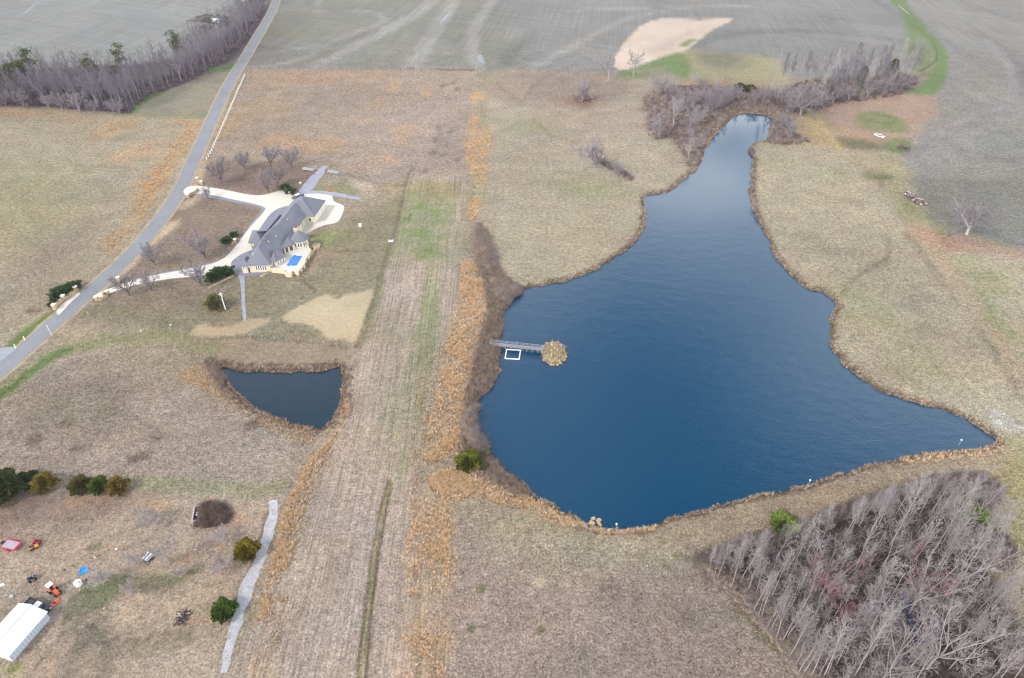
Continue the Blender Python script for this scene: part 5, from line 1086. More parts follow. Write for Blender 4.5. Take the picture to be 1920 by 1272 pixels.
for i in range(n_):
    j = (i + 1) % n_; cp_.add([(*pl[i], TZ + .04), (*pl[j], TZ + .04), (*g[j], TZ + .04), (*g[i], TZ + .04), (*pl[i], TZ + .1), (*pl[j], TZ + .1), (*g[j], TZ + .1), (*g[i], TZ + .1)], [(4, 5, 6, 7), (0, 1, 5, 4), (2, 3, 7, 6)])
cp_.build('coping', M_DECK, pool, HO)
# low walls, planters, gates about the grounds
def low_wall(name, label, cat, pts, h, th, m, pillars=(), ph=1.4, closed=False, cap=True):
    P = [atz(u, v, 0) for u, v in pts]; o = thing(name, label, cat, P[0])
    for i in range(len(P) - (0 if closed else 1)):
        a, b = P[i], P[(i + 1) % len(P)]; d = b - a; t = math.atan2(d.y, d.x); c = (a + b) / 2
        MB().box((c.x, c.y, h / 2 - .05), (d.length + th, th, h + .1), t).build('wall', m, o, P[0])
        if cap: MB().box((c.x, c.y, h + .05), (d.length + th + .1, th + .14, .1), t).build('coping', M_STONE, o, P[0])
    for i in pillars:
        q = MB().box((P[i].x, P[i].y, ph / 2), (th + .45, th + .45, ph)).build('pillar', m, o, P[0]); MB().box((P[i].x, P[i].y, ph + .08), (th + .6, th + .6, .16)).build('cap', M_TRIM, q, P[0])
    return o
low_wall('roadside_wall', 'curved tan brick wall with three pillars beside the road', 'wall', [(104,580),(111,571),(121,563),(131,556),(140,551),(144,546)], 1.1, .5, M_BRICK, (0, 2, 5), 1.7)
low_wall('entrance_planter', 'low cream planter wall at the lower driveway entrance', 'planter', [(182,563),(190,563),(201,557),(203,552),(194,552)], .7, .35, M_BRICK, (0, 3), 1.3)
low_wall('entrance_wall', 'low stone wall with pillar below the upper driveway entrance', 'wall', [(353,371),(358,366),(366,363),(371,358)], .8, .4, M_STONE, (0, 3), 1.4)
low_wall('entrance_wall', 'short stone wall with pillar above the upper driveway entrance', 'wall', [(371,340),(376,343),(379,347)], .8, .4, M_STONE, (0, 2), 1.5)
low_wall('wall_pillar', 'lone stone pillar left of the lower driveway', 'pillar', [(224,528),(225,532)], 1.0, .4, M_STONE, (0,), 1.6)
low_wall('drive_planter', 'small stone planter at the bend of the drive', 'planter', [(436,459),(442,456),(443,452)], .6, .35, M_STONE, (1,), 1.5)
low_wall('cream_planter', 'long cream planter wall behind the house, beside the forecourt', 'planter', [(530,353),(536,359),(544,366)], 1.0, .4, M_WALL, (0, 2), 1.2)
low_wall('garden_wall', 'low tan garden wall below the green hedge', 'wall', [(392,542),(414,530),(437,519)], .5, .3, M_STONE)
low_wall('garden_steps_wall', 'white slanting kerb wall running down from the house front', 'wall', [(490,519),(500,514),(509,508)], .45, .35, M_WALL)
# slatted bins by the field track
M_GALV = mat('galvanised', (.42, .44, .50), .5, .3); M_DGREY = mat('dark_grey', (.05, .05, .06), .6); M_BLACK = mat('black_rubber', (.015, .015, .016), .8)
M_WHITE = mat('white_paint', (.75, .75, .74), .5); M_RED = mat('red_paint', (.42, .02, .05), .5); M_ORANGE = mat('orange_paint', (.75, .10, .03), .45); M_WOODG = mat('grey_planks', (.34, .31, .34), .9, noise=[(3, .2)]); M_WOOD = mat('brown_wood', (.14, .09, .065), .9, noise=[(3, .3)])
def bunk(uv0, uv1, label):
    a, b = atz(*uv0, 0), atz(*uv1, 0); d = b - a; t = math.atan2(d.y, d.x); L = d.length; o = thing('feed_bunk', label, 'feed bunk', a, t)
    for y in (-.55, .55): MB().box((L / 2, y, .75), (L, .08, .5)).build('side_board', M_GALV, o)
    MB().box((L / 2, 0, .52), (L - .1, 1.0, .08)).build('floor', M_DGREY, o)
    for k in range(7): MB().tube([(L * (k + .5) / 7, -.5, 1.0), (L * (k + .5) / 7, .5, 1.0)], .05, 6).build('crossbar', M_WHITE, o)
    for x in (.15, L - .15):
        for y in (-.5, .5): MB().box((x, y, .25), (.12, .12, .56)).build('leg', M_GALV, o)
bunk((568.5, 319), (589.5, 322), 'left one of two grey slatted feed bunks at the field track, paler'); bunk((615, 324), (635, 327.5), 'right one of two grey slatted feed bunks at the field track')
# ------------------------------------------------------------------ vehicles
def wheel(par, x, y, z, r, w, tyre=None):
    c = MB().lathe([(r * .55, -w / 2), (r * .92, -w / 2), (r, -w * .3), (r, w * .3), (r * .92, w / 2), (r * .55, w / 2)], (x, y, z), 12, 'y').build('wheel', M_BLACK, par)
    MB().lathe([(r * .54, -w * .4), (r * .54, w * .4)], (x, y, z), 10, 'y').build('rim', tyre or M_GALV, c); return c
def car(loc, rz, label, paint, roofm, pickup=False):
    o = thing('pickup_truck' if pickup else 'parked_car', label, 'pickup truck' if pickup else 'car', loc, rz)
    L, Wd = (5.2, 1.9) if pickup else (4.6, 1.8)
    MB().box((0, 0, .62), (L, Wd, .55)).box((L * .34, 0, .93), (L * .28, Wd * .94, .14), 0, .95).build('body', paint, o)
    cx_ = .35 if pickup else -.15; cl = 1.7 if pickup else 2.5
    MB().box((cx_, 0, 1.16), (cl, Wd * .9, .56), 0, .8).build('cabin', M_PANE, o); MB().box((cx_, 0, 1.47), (cl * .74, Wd * .7, .06), 0, .94).build('roof', roofm, o)
    if pickup:
        for y in (-.86, .86): MB().box((-1.65, y, 1.02), (1.8, .1, .3)).build('bed_side', paint, o)
        MB().box((-2.53, 0, 1.02), (.08, 1.7, .3)).build('tailgate', paint, o); MB().box((-1.65, 0, .93), (1.7, 1.6, .05)).build('bed_floor', M_DGREY, o)
    for s in (-1, 1):
        MB().box((L / 2 + .01, s * .62, .72), (.06, .34, .16)).build('headlight', M_TRIM, o); MB().box((-L / 2 - .01, s * .7, .75), (.05, .22, .2)).build('tail_light', M_RED, o)
        for x in (L * .31, -L * .3): wheel(o, x, s * (Wd / 2 - .08), .34, .34, .22)
    return o
M_DKBLUE = mat('dark_blue_paint', (.02, .025, .045), .3, spec=.5)
car(atz(559, 371, 0), yaw((548, 376), (569, 366)), 'dark car with pale roof parked behind the garage wing', M_DKBLUE, M_WHITE)
car(atz(1648, 257, 0), yaw((1640, 253), (1656, 259)), 'white pickup truck on the reddish ground beyond the right bank', M_WHITE, M_WHITE, True).scale = (.85,) * 3
car(atz(420, 41, 0), yaw((411, 43), (424, 38)), 'dark vehicle beside the red debris heaps at the top of the far wood', M_DKBLUE, M_DKBLUE, True)
car(atz(73, 1141, 0), yaw((64, 1137), (85, 1146)), 'dark truck parked at the gable end of the white metal barn', M_DKBLUE, M_WHITE, True)
# trailer, mowers, tractor, quad
tl = thing('utility_trailer', 'red utility trailer with weathered grey plank bed', 'trailer', atz(22, 1025, 0), yaw((8, 1020), (43, 1028)))
for k in range(7): MB().box((0, -.78 + k * .26, .62), (3.0, .23, .05)).build('plank', M_WOODG, tl)
fr_ = MB()
for y in (-.98, .98): fr_.box((.1, y, .6), (3.6, .1, .2))
fr_.box((1.72, 0, .6), (.35, 2.0, .22)); fr_.box((-1.68, 0, .58), (.1, 2.0, .14)); fr_.build('frame', M_RED, tl)
MB().tube([(-1.7, -.4, .55), (-2.5, 0, .5)], .06, 6).tube([(-1.7, .4, .55), (-2.5, 0, .5)], .06, 6).build('tongue', M_DGREY, tl); MB().box((-1.85, 0, .75), (.35, .7, .35)).build('winch', M_BLACK, tl)
for s in (-1, 1):
    MB().lathe([(.0, -.12), (.42, -.12), (.42, .12), (.0, .12)], (.2, s * 1.15, .45), 12, 'y').build('fender', M_RED, tl); wheel(tl, .2, s * 1.16, .32, .32, .2)
def mower(uv, rz, label, paint):
    o = thing('riding_mower', label, 'mower', atz(*uv, 0), rz)
    MB().box((.45, 0, .52), (.75, .55, .4), 0, .85).build('hood', paint, o); MB().box((-.1, 0, .24), (1.0, 1.1, .16), 0, .9).build('cutting_deck', M_BLACK, o)
    MB().box((-.5, 0, .55), (.75, .85, .14)).build('fender', paint, o); MB().box((-.42, 0, .72), (.45, .45, .12)).box((-.64, 0, .9), (.1, .45, .35)).build('seat', M_DGREY, o)
    MB().tube([(.05, 0, .5), (-.08, 0, .92)], .03, 6).lathe([(.14, .92), (.19, .94), (.14, .96)], (-.08, 0, 0), 10).build('steering_wheel', M_BLACK, o)
    for s in (-1, 1): wheel(o, -.5, s * .45, .26, .26, .24, M_WHITE); wheel(o, .6, s * .4, .18, .18, .14, M_WHITE)
mower((70, 1018), 2.8, 'upper one of two riding mowers beside the trailer, black and red', M_RED); mower((65, 1028), .5, 'lower one of two riding mowers beside the trailer, black and orange', mat('mower_orange', (.6, .22, .04), .5))
tc_ = thing('tractor', 'small orange tractor with white sunshade near the barn', 'tractor', atz(104, 1111, 0), yaw((96, 1105), (110, 1116)))
MB().box((.75, 0, .85), (1.15, .62, .5), 0, .9).build('hood', M_ORANGE, tc_); MB().box((.1, 0, .6), (2.3, .45, .3)).build('chassis', M_DGREY, tc_); MB().box((-.45, 0, .95), (.5, .5, .12)).box((-.68, 0, 1.15), (.1, .5, .4)).build('seat', M_BLACK, tc_)
for s in (-1, 1):
    MB().box((-.55, s * .62, 1.05), (.85, .34, .1)).build('fender', M_ORANGE, tc_); wheel(tc_, -.55, s * .68, .55, .55, .34, M_WHITE); wheel(tc_, 1.0, s * .55, .36, .36, .24, M_WHITE)
    MB().tube([(-.95, s * .45, .7), (-.95, s * .45, 2.1)], .04, 6).build('post', M_BLACK, tc_)
MB().box((-.65, 0, 2.14), (1.1, 1.15, .08), 0, .92).build('sunshade', M_WHITE, tc_); MB().tube([(.25, 0, .9), (.05, 0, 1.3)], .03, 6).lathe([(.16, 1.3), (.21, 1.32), (.16, 1.34)], (.05, 0, 0), 10).build('steering_wheel', M_BLACK, tc_)
ka = thing('kayak', 'long narrow orange kayak lying on the grass by the barn', 'kayak', atz(104, 1131.5, 0), yaw((97.5, 1138), (109.5, 1125)))
hull = MB(); N_ = 10; Pk = []
for i in range(N_ + 1):
    t = -1 + 2 * i / N_; wk = .36 * (1 - abs(t) ** 2.2) + .015
    Pk += [(t * 1.15, -wk, .26 + .05 * t * t), (t * 1.15, -wk * .6, .04), (t * 1.15, wk * .6, .04), (t * 1.15, wk, .26 + .05 * t * t), (t * 1.15, 0, .34 + .05 * t * t)]
Fk = [(i * 5 + k, i * 5 + (k + 1) % 5, (i + 1) * 5 + (k + 1) % 5, (i + 1) * 5 + k) for i in range(N_) for k in range(5)] + [tuple(range(5)), tuple(range(N_ * 5, N_ * 5 + 5))]
hull.add(Pk, Fk).build('hull', mat('kayak_orange', (.85, .09, .02), .4), ka); MB().lathe([(.17, .30), (.25, .36), (.17, .37)], (-.1, 0, 0), 12).build('cockpit', M_BLACK, ka)
qd = thing('quad_bike', 'dark quad bike standing alone left of the tractor', 'quad bike', atz(62, 1087, 0), yaw((55, 1089), (70, 1082)))
MB().box((0, 0, .55), (1.3, .4, .3)).box((.5, 0, .72), (.5, .8, .1)).box((-.5, 0, .72), (.5, .85, .1)).build('body', M_DKBLUE, qd); MB().box((-.2, 0, .82), (.7, .32, .14)).build('seat', M_BLACK, qd); MB().tube([(.3, -.38, 1.05), (.25, 0, .95), (.3, .38, 1.05)], .03, 6).build('handlebar', M_GALV, qd)
for y in (-.28, .28): MB().tube([(.45, y, .84), (.95, y, .84)], .025, 6).build('rack', M_GALV, qd)
for s in (-1, 1):
    for x in (-.5, .55): wheel(qd, x, s * .45, .27, .27, .24)
# ------------------------------------------------------------------ the white metal barn
bo = Vector((-86.45, 68.55, 0)); bn = thing('metal_barn', 'white ribbed metal barn with open-air yard round it, cut by the left border', 'barn', bo, math.atan2(8.1, 2.25) - math.pi)
M_METAL = mat('white_metal_roof', (.66, .69, .72), .45, .1, noise=[(.35, .08), (2.2, .06)]); BL, BW, BE, BR_ = 8.5, 6.3, 2.0, 3.0      # local x runs towards the viewer, y to the right = away from the ridge
def bp(x, y, z): return (x, y, z)
M_METAL_SHADE = mat('shaded_metal_wall', (.34, .38, .44), .5)  # same metal as the roof, with the side walls' shade painted in as grey-blue
for nm, y in (('wall', -.03), ('wall', -BW + .03)): MB().box((BL / 2, y, BE / 2 - .05), (BL, .06, BE)).build(nm, M_METAL_SHADE, bn)
for x in (.03, BL - .03): MB().add([(x, -.06, -.1), (x, -BW + .06, -.1), (x, -BW + .06, BE), (x, -BW / 2, BR_ - .02), (x, -.06, BE)], [(0, 1, 2, 3, 4)]).build('gable_wall', M_METAL, bn)
for sgn, y0 in ((1, .18), (-1, -BW - .18)):
    MB().add([(-.25, y0, BE - .06), (BL + .25, y0, BE - .06), (BL + .25, -BW / 2, BR_), (-.25, -BW / 2, BR_), (-.25, y0, BE - .01), (BL + .25, y0, BE - .01), (BL + .25, -BW / 2, BR_ + .05), (-.25, -BW / 2, BR_ + .05)], [(0, 1, 5, 4), (4, 5, 6, 7), (3, 2, 1, 0), (0, 4, 7, 3), (1, 2, 6, 5)]).build('roof', M_METAL, bn)
    rb0 = None
    for k in range(17):
        x = -.1 + k * (BL + .2) / 16
        if rb0 is None:
            rb0 = MB().add([(-.03, y0, BE), (.03, y0, BE), (.03, -BW / 2, BR_ + .06), (-.03, -BW / 2, BR_ + .06), (-.03, y0, BE + .035), (.03, y0, BE + .035), (.03, -BW / 2, BR_ + .095), (-.03, -BW / 2, BR_ + .095)], [(4, 5, 6, 7), (0, 1, 5, 4), (1, 2, 6, 5), (3, 0, 4, 7)]).build('roof_rib', M_METAL, bn); rb0.location = (x, 0, 0)
        else: piece(rb0, (x, 0, 0))
MB().box((BL / 2, -BW / 2, BR_ + .09), (BL + .5, .3, .05)).build('ridge_cap', mat('ridge_metal', (.5, .52, .56), .5), bn)
for k in range(1, 14): MB().box((k * BL / 14, .015, BE / 2 - .1), (.05, .03, BE - .3)).build('wall_rib', M_METAL, bn)
# ------------------------------------------------------------------ odds and ends of the homestead
pd = thing('paddling_pool', 'round bright blue paddling pool on the grass', 'paddling pool', atz(157, 1071, 0)); MB().lathe([(.62, 0), (.78, 0), (.8, .26), (.7, .27), (.66, .1)], (0, 0, 0), 20).build('rim', mat('blue_plastic', (.0, .22, .75), .35), pd); MB().lathe([(.66, .08), (.66, .13)], (0, 0, 0), 20).build('water', mat('blue_water', (.0, .26, .8), .1), pd)
hx = thing('hexagonal_tank', 'white six-sided tank with dark hatch by the fire ring', 'tank', atz(148, 1097, 0), .3); MB().lathe([(.68, -.05), (.72, .9)], (0, 0, 0), 6).build('body', M_WHITE, hx); MB().lathe([(.76, .9), (.76, .96), (.2, 1.12)], (0, 0, 0), 6).build('lid', M_WHITE, hx); MB().box((.45, -.2, 1.06), (.3, .22, .08), .4).build('hatch', M_DGREY, hx)
fr2 = thing('fire_ring', 'ring of reddish stones for a campfire', 'fire ring', atz(165, 1087, 0)); rg_ = random.Random(5)
for k in range(11):
    a = k * 2 * math.pi / 11; MB().rock((.55 * math.cos(a), .55 * math.sin(a), .08), .17, rg_).build('stone', mat('red_stone', (.26, .16, .12), noise=[(4, .2)]) if k == 0 else bpy.data.materials['red_stone'], fr2)
MB().lathe([(.42, .0), (.42, .04)], (0, 0, 0), 12).build('ash', M_DGREY, fr2)
up = thing('yard_pole', 'thin pole with a white box on top at the left border', 'pole', at(22, 1119)); MB().tube([(0, 0, -.2), (0, 0, 4.0)], .06, 8).build('pole', M_GALV, up); MB().box((0, 0, 4.05), (.6, .35, .35), .6).build('box', M_WHITE, up); MB().box((.1, -.1, .2), (.6, .5, .4), .3).build('base', M_GALV, up)
st = thing('beam_stack', 'stack of pale grey metal beams on dark timber', 'stack', atz(279, 1048, 0), 1.15)
for k in range(4): MB().box((0, -.62 + k * .42, .62 + .1 * (k % 2)), (1.7, .2, .2), .04 * k).build('beam', (M_GALV, M_WHITE)[k % 2], st)
for k in range(3): MB().box((-.6 + k * .6, 0, .25), (.25, 1.7, .5)).build('timber', M_DGREY, st)
wp = thing('brush_pile', 'dark heap of cut logs and sticks with pale cut ends', 'wood pile', atz(342, 1160, 0)); M_LOGS = [M_WOOD, mat('pale_log', (.36, .30, .25), .9), mat('dark_log', (.06, .05, .05), .9)]
for k in range(46):
    a = rg_.random() * 6.28; r = 1.5 * rg_.random() ** .6; L = rg_.uniform(.5, 1.5); el = rg_.uniform(-.2, .5); b = rg_.random() * 6.28; z = .15 + .75 * (1 - r / 1.6) * rg_.random()
    p = Vector((r * math.cos(a) * .8, r * math.sin(a) * 1.2, z)); d = Vector((math.cos(b) * math.cos(el), math.sin(b) * math.cos(el), math.sin(el))) * L / 2
    MB().tube([p - d, p + d], rg_.uniform(.05, .13), 6).build('log', M_LOGS[rg_.choice([0, 2, 2, 2, 1])], wp)
ru = thing('ruined_foundation', 'broken pale block foundation of a lost shed, open on one side', 'ruin', atz(370, 968, 0)); M_BLK = mat('old_blocks', (.42, .37, .36), .9, noise=[(2, .25)])
ro = Vector(atz(370, 968, 0))
for a, b in (((366, 952), (379, 951)), ((366, 952), (361, 981)), ((361, 981), (374, 978))):
    p, q2 = atz(*a, 0), atz(*b, 0); nb = max(3, int((q2 - p).length / .6))
    for k in range(nb):
        c = p.lerp(q2, (k + .5) / nb); MB().box((c.x, c.y, .22 + .1 * rg_.random()), ((q2 - p).length / nb * .95, .25, .5 + .2 * rg_.random()), math.atan2(q2.y - p.y, q2.x - p.x)).build('block', M_BLK, ru, ro)
fl = [tuple(p) for p in flatpts([(367,953),(379,952),(376,978),(362,980)])]; MB().prism(fl, -.05, .06).build('floor', mat('burnt_floor', (.05, .025, .03), .9), ru, ro)
for k in range(5):
    p = atz(366 + 8 * rg_.random(), 962 + 12 * rg_.random(), .2); MB().rock(p, .28, rg_).build('rubble', (M_WHITE, M_DGREY, M_BLK)[k % 3], ru, ro)
bh = fp([(374,952),(395,944),(418,946),(431,958),(430,975),(415,985),(390,989),(365,989),(370,980),(378,972)])
HEAP = [alb((150, 130, 126), 150), alb((112, 94, 94), 150), alb((172, 152, 142), 150)]
o = brush('brush_heap', scatter(bh, 560, 44), 1.35, HEAP, 74, 20, .024); o['kind'] = 'thing'; o['label'] = 'dark rounded brush heap growing out of the broken foundation'; o['category'] = 'brush heap'
for uv, r, lb, m in (((218, 1030), .3, 'small white bin lid lying above the blue paddling pool', M_WHITE), ((262, 1068), .2, 'small dark stone left of the orange soil', M_BLK), ((366, 1031), .16, 'white stone beside the orange soil patch', M_WHITE), ((196, 1141), .3, 'reddish stone heap below the fire ring', M_BRICK), ((121, 1069), .2, 'left one of two dark stones on the worn track', M_DGREY), ((137, 1061), .2, 'right one of two dark stones on the worn track', M_DGREY), ((150, 1106), .28, 'small tan stone below the white tank', M_BRICK), ((178, 1046), .18, 'pale stone above the worn track', M_WHITE)):
    q = MB().rock((0, 0, r * .2), r, rg_).build('field_stone', m); q.location = at(*uv); props(q, lb, 'stone')
# ------------------------------------------------------------------ dock, swimming frame, islet
a, b = atz(918, 646, 0), atz(1020, 657, 0); d = b - a; t = math.atan2(d.y, d.x); L = d.length; dk = thing('footbridge', 'grey wooden footbridge with railings from the shore to the islet', 'footbridge', (a.x, a.y, 0), t)
M_DOCK = mat('weathered_planks', (.25, .25, .28), .9, noise=[(2, .12)])
nb = int(L / .3); pk = MB().box((0, 0, 0), (.26, 1.3, .05)).build('plank', M_DOCK, dk); pk.location = (.15, 0, .35)
for k in range(1, nb): piece(pk, (.15 + k * .3, 0, .35 + .008 * math.sin(k * 5.3)))
for y in (-.5, .5): MB().box((L / 2, y, .24), (L, .12, .16)).build('beam', M_DOCK, dk)
for s in (-1, 1):
    for z in (.75, 1.15): MB().box((L / 2, s * .66, z), (L, .07, .09)).build('rail', M_DOCK, dk)
    for k in range(11): MB().box((.3 + k * (L - .6) / 10, s * .66, .35), (.12, .12, 1.9 if k not in (5,) else 3.0)).build('post', M_DOCK, dk)
for k in range(1, 10): MB().tube([(k * L / 10, -.5, .3), (k * L / 10, -.5, -2.2)], .09, 6).tube([(k * L / 10, .5, .3), (k * L / 10, .5, -2.2)], .09, 6).build('pile', M_DOCK, dk)
c4 = [atz(*p, WATER_Z + .1) for p in ((950, 655.5), (976, 657), (973.5, 674), (947, 672.5))]; sw = thing('floating_frame', 'square white floating frame on the water next to the footbridge', 'floating frame', c4[0])
for i in range(4): MB().tube([c4[i], c4[(i + 1) % 4]], .16, 8).build('tube', M_WHITE, sw, c4[0])
for i, (u, v) in enumerate(((1021,675),(1033,683.5),(1038,684.5),(1045,684),(1050,680),(1052,682),(1057,675),(1060,669),(1059,665),(1016,660))):
    q = MB().rock((0, 0, 0), rg_.uniform(.3, .72), rg_, .8).build('boulder', mat('islet_rock', alb((214, 176, 132), 200), noise=[(1.2, .25)]) if i == 0 else bpy.data.materials['islet_rock']); p = atz(u, v, WATER_Z + .15); q.location = p; props(q, 'tan boulder edging the islet at the end of the footbridge', 'boulder', 'boulders edging the islet')
for i in range(16):
    u, v = rg_.choice([(1100, 980), (1108, 985), (1117, 990), (1125, 985), (1130, 993), (1140, 996), (1112, 975), (1120, 978)]); u += rg_.uniform(-6, 6); v += rg_.uniform(-4, 4)
    q = MB().rock((0, 0, .1), rg_.uniform(.35, .8), rg_, .8).build('shore_boulder', M_STONE if i == 0 else M_STONE); q.location = atz(u, v, WATER_Z + .1); props(q, 'grey tan boulder in the rocky nook of the near shore', 'boulder', 'boulders in the near shore nook')
def lamp(base, h, label):
    o = thing('lake_lamp', label, 'lamp post', at(*base)); MB().tube([(0, 0, -.3), (0, 0, h)], [.06, .045], 8).build('post', M_WOODG, o); MB().lathe([(.1, h), (.2, h + .08), (.2, h + .22), (.06, h + .32)], (0, 0, 0), 10).build('head', M_WHITE, o)
lamp((1154, 997), 2.4, 'thin post with white head at the near corner of the lake'); lamp((1513, 916), 2.6, 'thin post with white head midway along the dam'); lamp((1795, 839), 2.4, 'thin post with white head near the right tip of the lake')
# ------------------------------------------------------------------ poles, markers, fences
up = thing('utility_pole', 'white utility pole next to the pale olive cedar', 'utility pole', at(423, 581)); MB().tube([(0, 0, -.3), (0, 0, 6.2)], [.15, .11], 8).build('pole', M_WHITE, up); MB().box((0, 0, 5.7), (1.2, .1, .12), .5).build('crossarm', M_WHITE, up); MB().lathe([(.22, 4.7), (.22, 5.3)], (.25, -.2, 0), 10).build('transformer', M_GALV, up)
up = thing('roadside_pole', 'slender white pole at the edge of the road, seen across the asphalt', 'pole', at(97, 629)); MB().tube([(0, 0, -.2), (0, 0, 3.6)], [.07, .05], 8).build('pole', M_WHITE, up); MB().lathe([(.09, 3.6), (.04, 3.7)], (0, 0, 0), 8).build('cap', M_TRIM, up)
for uv, lb in (((47, 638), 'upper one of two white marker posts on the green verge'), ((30, 653), 'lower one of two white marker posts on the green verge')):
    o = thing('marker_post', lb, 'marker post', at(*uv)); MB().tube([(0, 0, -.1), (0, 0, 1.25)], .13, 8).build('post', M_WHITE, o); MB().lathe([(.13, 1.25), (.05, 1.33)], (0, 0, 0), 8).build('cap', M_WHITE, o)
def fence(name, label, pts, gap, h, mp, rails, rw, mrail, pw=.1, closed=False, maxn=300):
    P = [at(u, v) for u, v in pts]; o = thing(name, label, 'fence', P[0]); o.location = P[0]; proto_ = None; nP = []
    for i in range(len(P) - 1):
        L = (P[i + 1] - P[i]).length; n = max(1, round(L / gap))
        for k in range(n + (1 if i == len(P) - 2 else 0)): nP.append(P[i].lerp(P[i + 1], k / n))
    for q in nP:
        if proto_ is None: proto_ = MB().box((0, 0, h / 2 - .1), (pw, pw, h + .2)).build('post', mp, o); proto_.location = q - P[0]
        else: piece(proto_, q - P[0])
    for i in range(len(nP) - 1):
        a, b = nP[i], nP[i + 1]
        for z in rails:
            z0, z1 = (z, z) if not hasattr(z, '__len__') else z
            MB().tube([(a.x, a.y, a.z + z0), (b.x, b.y, b.z + z1)], rw, 4, False).build('rail', mrail, o, P[0])
    return o
fence('rail_fence', 'long white rail fence between the road and the rough meadow', [(388,300),(398,283),(414,247),(430,210),(445,175),(459,143)], 3.2, 1.35, M_WHITE, (.55, 1.1), .03, M_DOOR, .2)
M_WIRE = mat('fence_wire', (.16, .15, .15), .6)
fence('wire_fence', 'wire fence along the left side of the long strip', [(666,652),(694,580),(720,500),(744,420),(760,345),(772,312)], 4.0, 1.25, M_WOOD, (.4, .8, 1.15), .012, M_WIRE, .13)
fence('wire_fence', 'wire fence across the head of the meadows, under the crop fields', [(470,130),(560,129),(640,129),(770,131),(905,133),(1010,134),(1140,140)], 6.0, 1.2, M_WOOD, (.6, 1.1), .015, M_WIRE, .16)
fence('wire_fence', 'wire fence below the house lawn from the road to the strip', [(143,586),(190,596),(250,606),(320,618),(380,637),(470,633),(560,640),(655,652)], 4.0, 1.2, M_WOODG, (.5, 1.05), .012, M_WIRE, .12)
fence('board_fence', 'short dark board fence on the field boundary, left of the puddle', [(817,131.5),(850,132.5),(889,133)], 2.4, 1.2, M_WOOD, (.3, .6, .9), .09, M_WOOD, .2)
fence('farm_gate', 'small dark gate on the field boundary above the meadow', [(765,130),(776,130.5)], 2.0, 1.5, M_DGREY, (.3, .7, 1.1, 1.4), .06, M_DGREY, .2)
wl = thing('white_trough', 'white trough at the strip fence, below the green patch', 'trough', atz(733, 453, 0), .3); MB().box((0, 0, .3), (1.6, .8, .6)).build('tub', M_WHITE, wl); MB().box((0, 0, .61), (1.35, .55, .03)).build('water', M_PUDDLE, wl)
ub = thing('utility_box', 'white utility box alone on the lawn right of the house', 'utility box', atz(675.5, 425, 0), .2); MB().box((0, 0, .45), (.95, .8, .95)).build('cabinet', M_WHITE, ub); MB().box((0, 0, .95), (1.05, .9, .08)).build('lid', M_TRIM, ub)
for uv, r, lb in (((563, 344), .7, 'round white boulder above the cream planter'), ((541, 349), .4, 'small white boulder touching the cream planter'), ((478, 373), .45, 'cream boulder on the edge of the upper driveway'), ((264, 621), .35, 'left one of two tan stones below the house lawn'), ((320, 610), .35, 'right one of two tan stones below the house lawn')):
    q = MB().rock((0, 0, r * .2), r, rg_, .85).build('garden_boulder', M_WALL); q.location = at(*uv); props(q, lb, 'boulder')
for uv, lb in (((567, 420), 'left one of two air conditioners in the corner behind the garage wing'), ((573, 417), 'right one of two air conditioners in the corner behind the garage wing')):
    o = thing('air_conditioner', lb, 'air conditioner', atz(*uv, 0), .2); MB().box((0, 0, .45), (.9, .9, .9)).build('cabinet', M_DGREY, o); MB().lathe([(.36, .9), (.36, .95)], (0, 0, 0), 12).build('fan_grille', M_GALV, o)
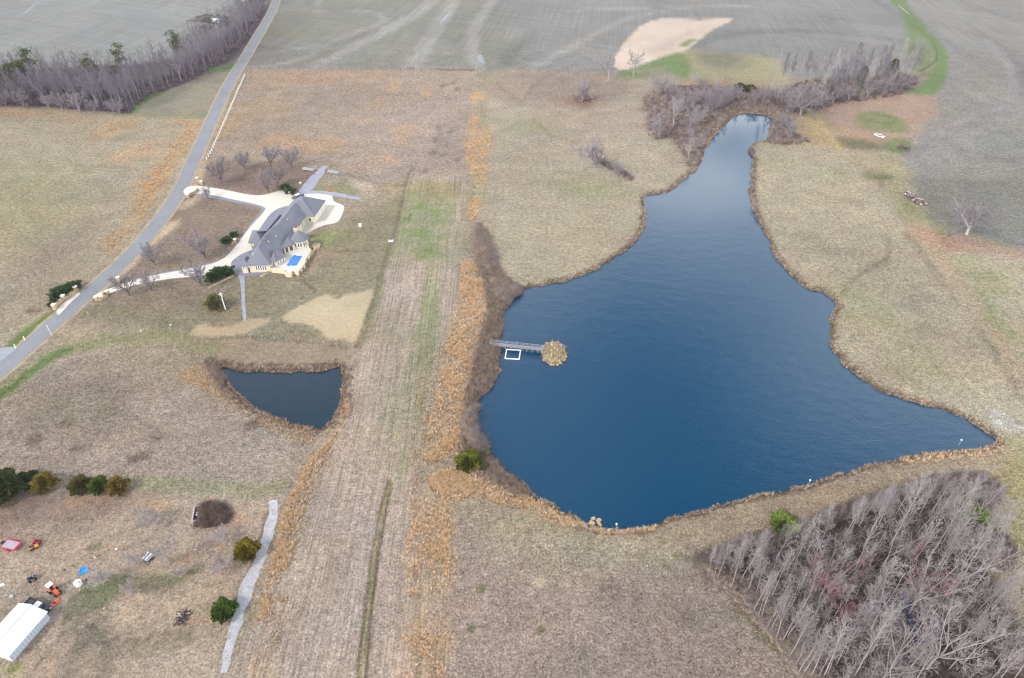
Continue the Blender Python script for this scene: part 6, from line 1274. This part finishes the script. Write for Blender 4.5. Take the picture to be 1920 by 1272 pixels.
# debris heaps at the field edges
def heap(uv, rx, ry, n, label, pal, seed, rz=0):
    o = thing('debris_heap', label, 'debris heap', at(*uv), rz); rg = random.Random(seed)
    for k in range(n):
        a = rg.random() * 6.28; r = rg.random() ** .6; p = Vector((rx * r * math.cos(a), ry * r * math.sin(a), .3 + 1.2 * (1 - r) * rg.random())); b = rg.random() * 6.28; L = rg.uniform(.8, 2.6)
        dv = Vector((math.cos(b), math.sin(b), rg.uniform(-.1, .5))) * L / 2; m = rg.choice(pal)
        if rg.random() < .3: MB().rock(p, rg.uniform(.4, .9), rg).build('stump', m, o)
        else: MB().tube([p - dv, p + dv], rg.uniform(.1, .28), 5).build('log', m, o)
M_RLOG = mat('reddish_log', (.16, .09, .085), .9)
heap((1716, 374), 3.0, 5.5, 60, 'heap of stumps and pale logs at the edge of the right field', [M_WOOD, M_RLOG, M_LOGS[1], M_GALV, M_DGREY], 3, .25); heap((1692, 278), 3.5, 3, 22, 'small dark brush heap at the corner of the green patch', [M_WOOD, M_DGREY, M_RLOG], 4)
heap((390, 32), 9, 7, 60, 'long dark debris heap on red soil, right one of the pair', [M_DGREY, M_WOOD, M_RLOG], 5); heap((366, 40), 6, 4, 40, 'reddish debris heap on red soil, left one of the pair', [M_RLOG, M_RLOG, M_WOOD], 6)
for uv, sz, lb, rf in (((430, -1), (9, 6, 3), 'small cream building at the top border by the far wood', M_WALL), ((460, 3), (6, 3.2, 2.2), 'low white shed at the top border by the road', M_WHITE), ((405, 42), (4.5, 2.4, 1.8), 'white trailer on the red soil by the far wood', M_WHITE)):
    o = thing('shed' if 'trailer' not in lb else 'white_trailer', lb, 'shed' if 'trailer' not in lb else 'trailer', atz(*uv, 0)); MB().box((0, 0, sz[2] / 2), (sz[0], sz[1], sz[2])).build('wall', rf, o)
    x, y, z = sz[0] / 2 + .2, sz[1] / 2 + .2, sz[2]; MB().add([(-x, -y, z - .02), (x, -y, z - .02), (x, y, z - .02), (-x, y, z - .02), (-x, 0, z + .9), (x, 0, z + .9)], [(0, 1, 5, 4), (2, 3, 4, 5), (0, 4, 3), (1, 2, 5), (3, 2, 1, 0)]).build('roof', rf, o); MB().box((sz[0] * .2, -sz[1] / 2 - .02, .9), (.9, .05, 1.7)).build('door', M_DGREY, o)
for k in range(26):
    p = atz(1852 + 60 * rnd.random(), 770 + 40 * rnd.random(), 0)
# ------------------------------------------------------------------ air
hz = MB().box((0, 1100, 60), (5200, 2900, 132)).build('haze', bpy.data.materials.new('haze_air'))
hm = hz.data.materials[0]; hm.use_nodes = True; ht = hm.node_tree; ht.nodes.clear()
ho = ht.nodes.new('ShaderNodeOutputMaterial'); hv = ht.nodes.new('ShaderNodeVolumePrincipled')
hv.inputs['Color'].default_value = (.92, .85, 1.0, 1); hv.inputs['Density'].default_value = HZ_D; hv.inputs['Anisotropy'].default_value = .1
ht.links.new(hv.outputs[0], ho.inputs['Volume']); props(hz, kind='stuff')
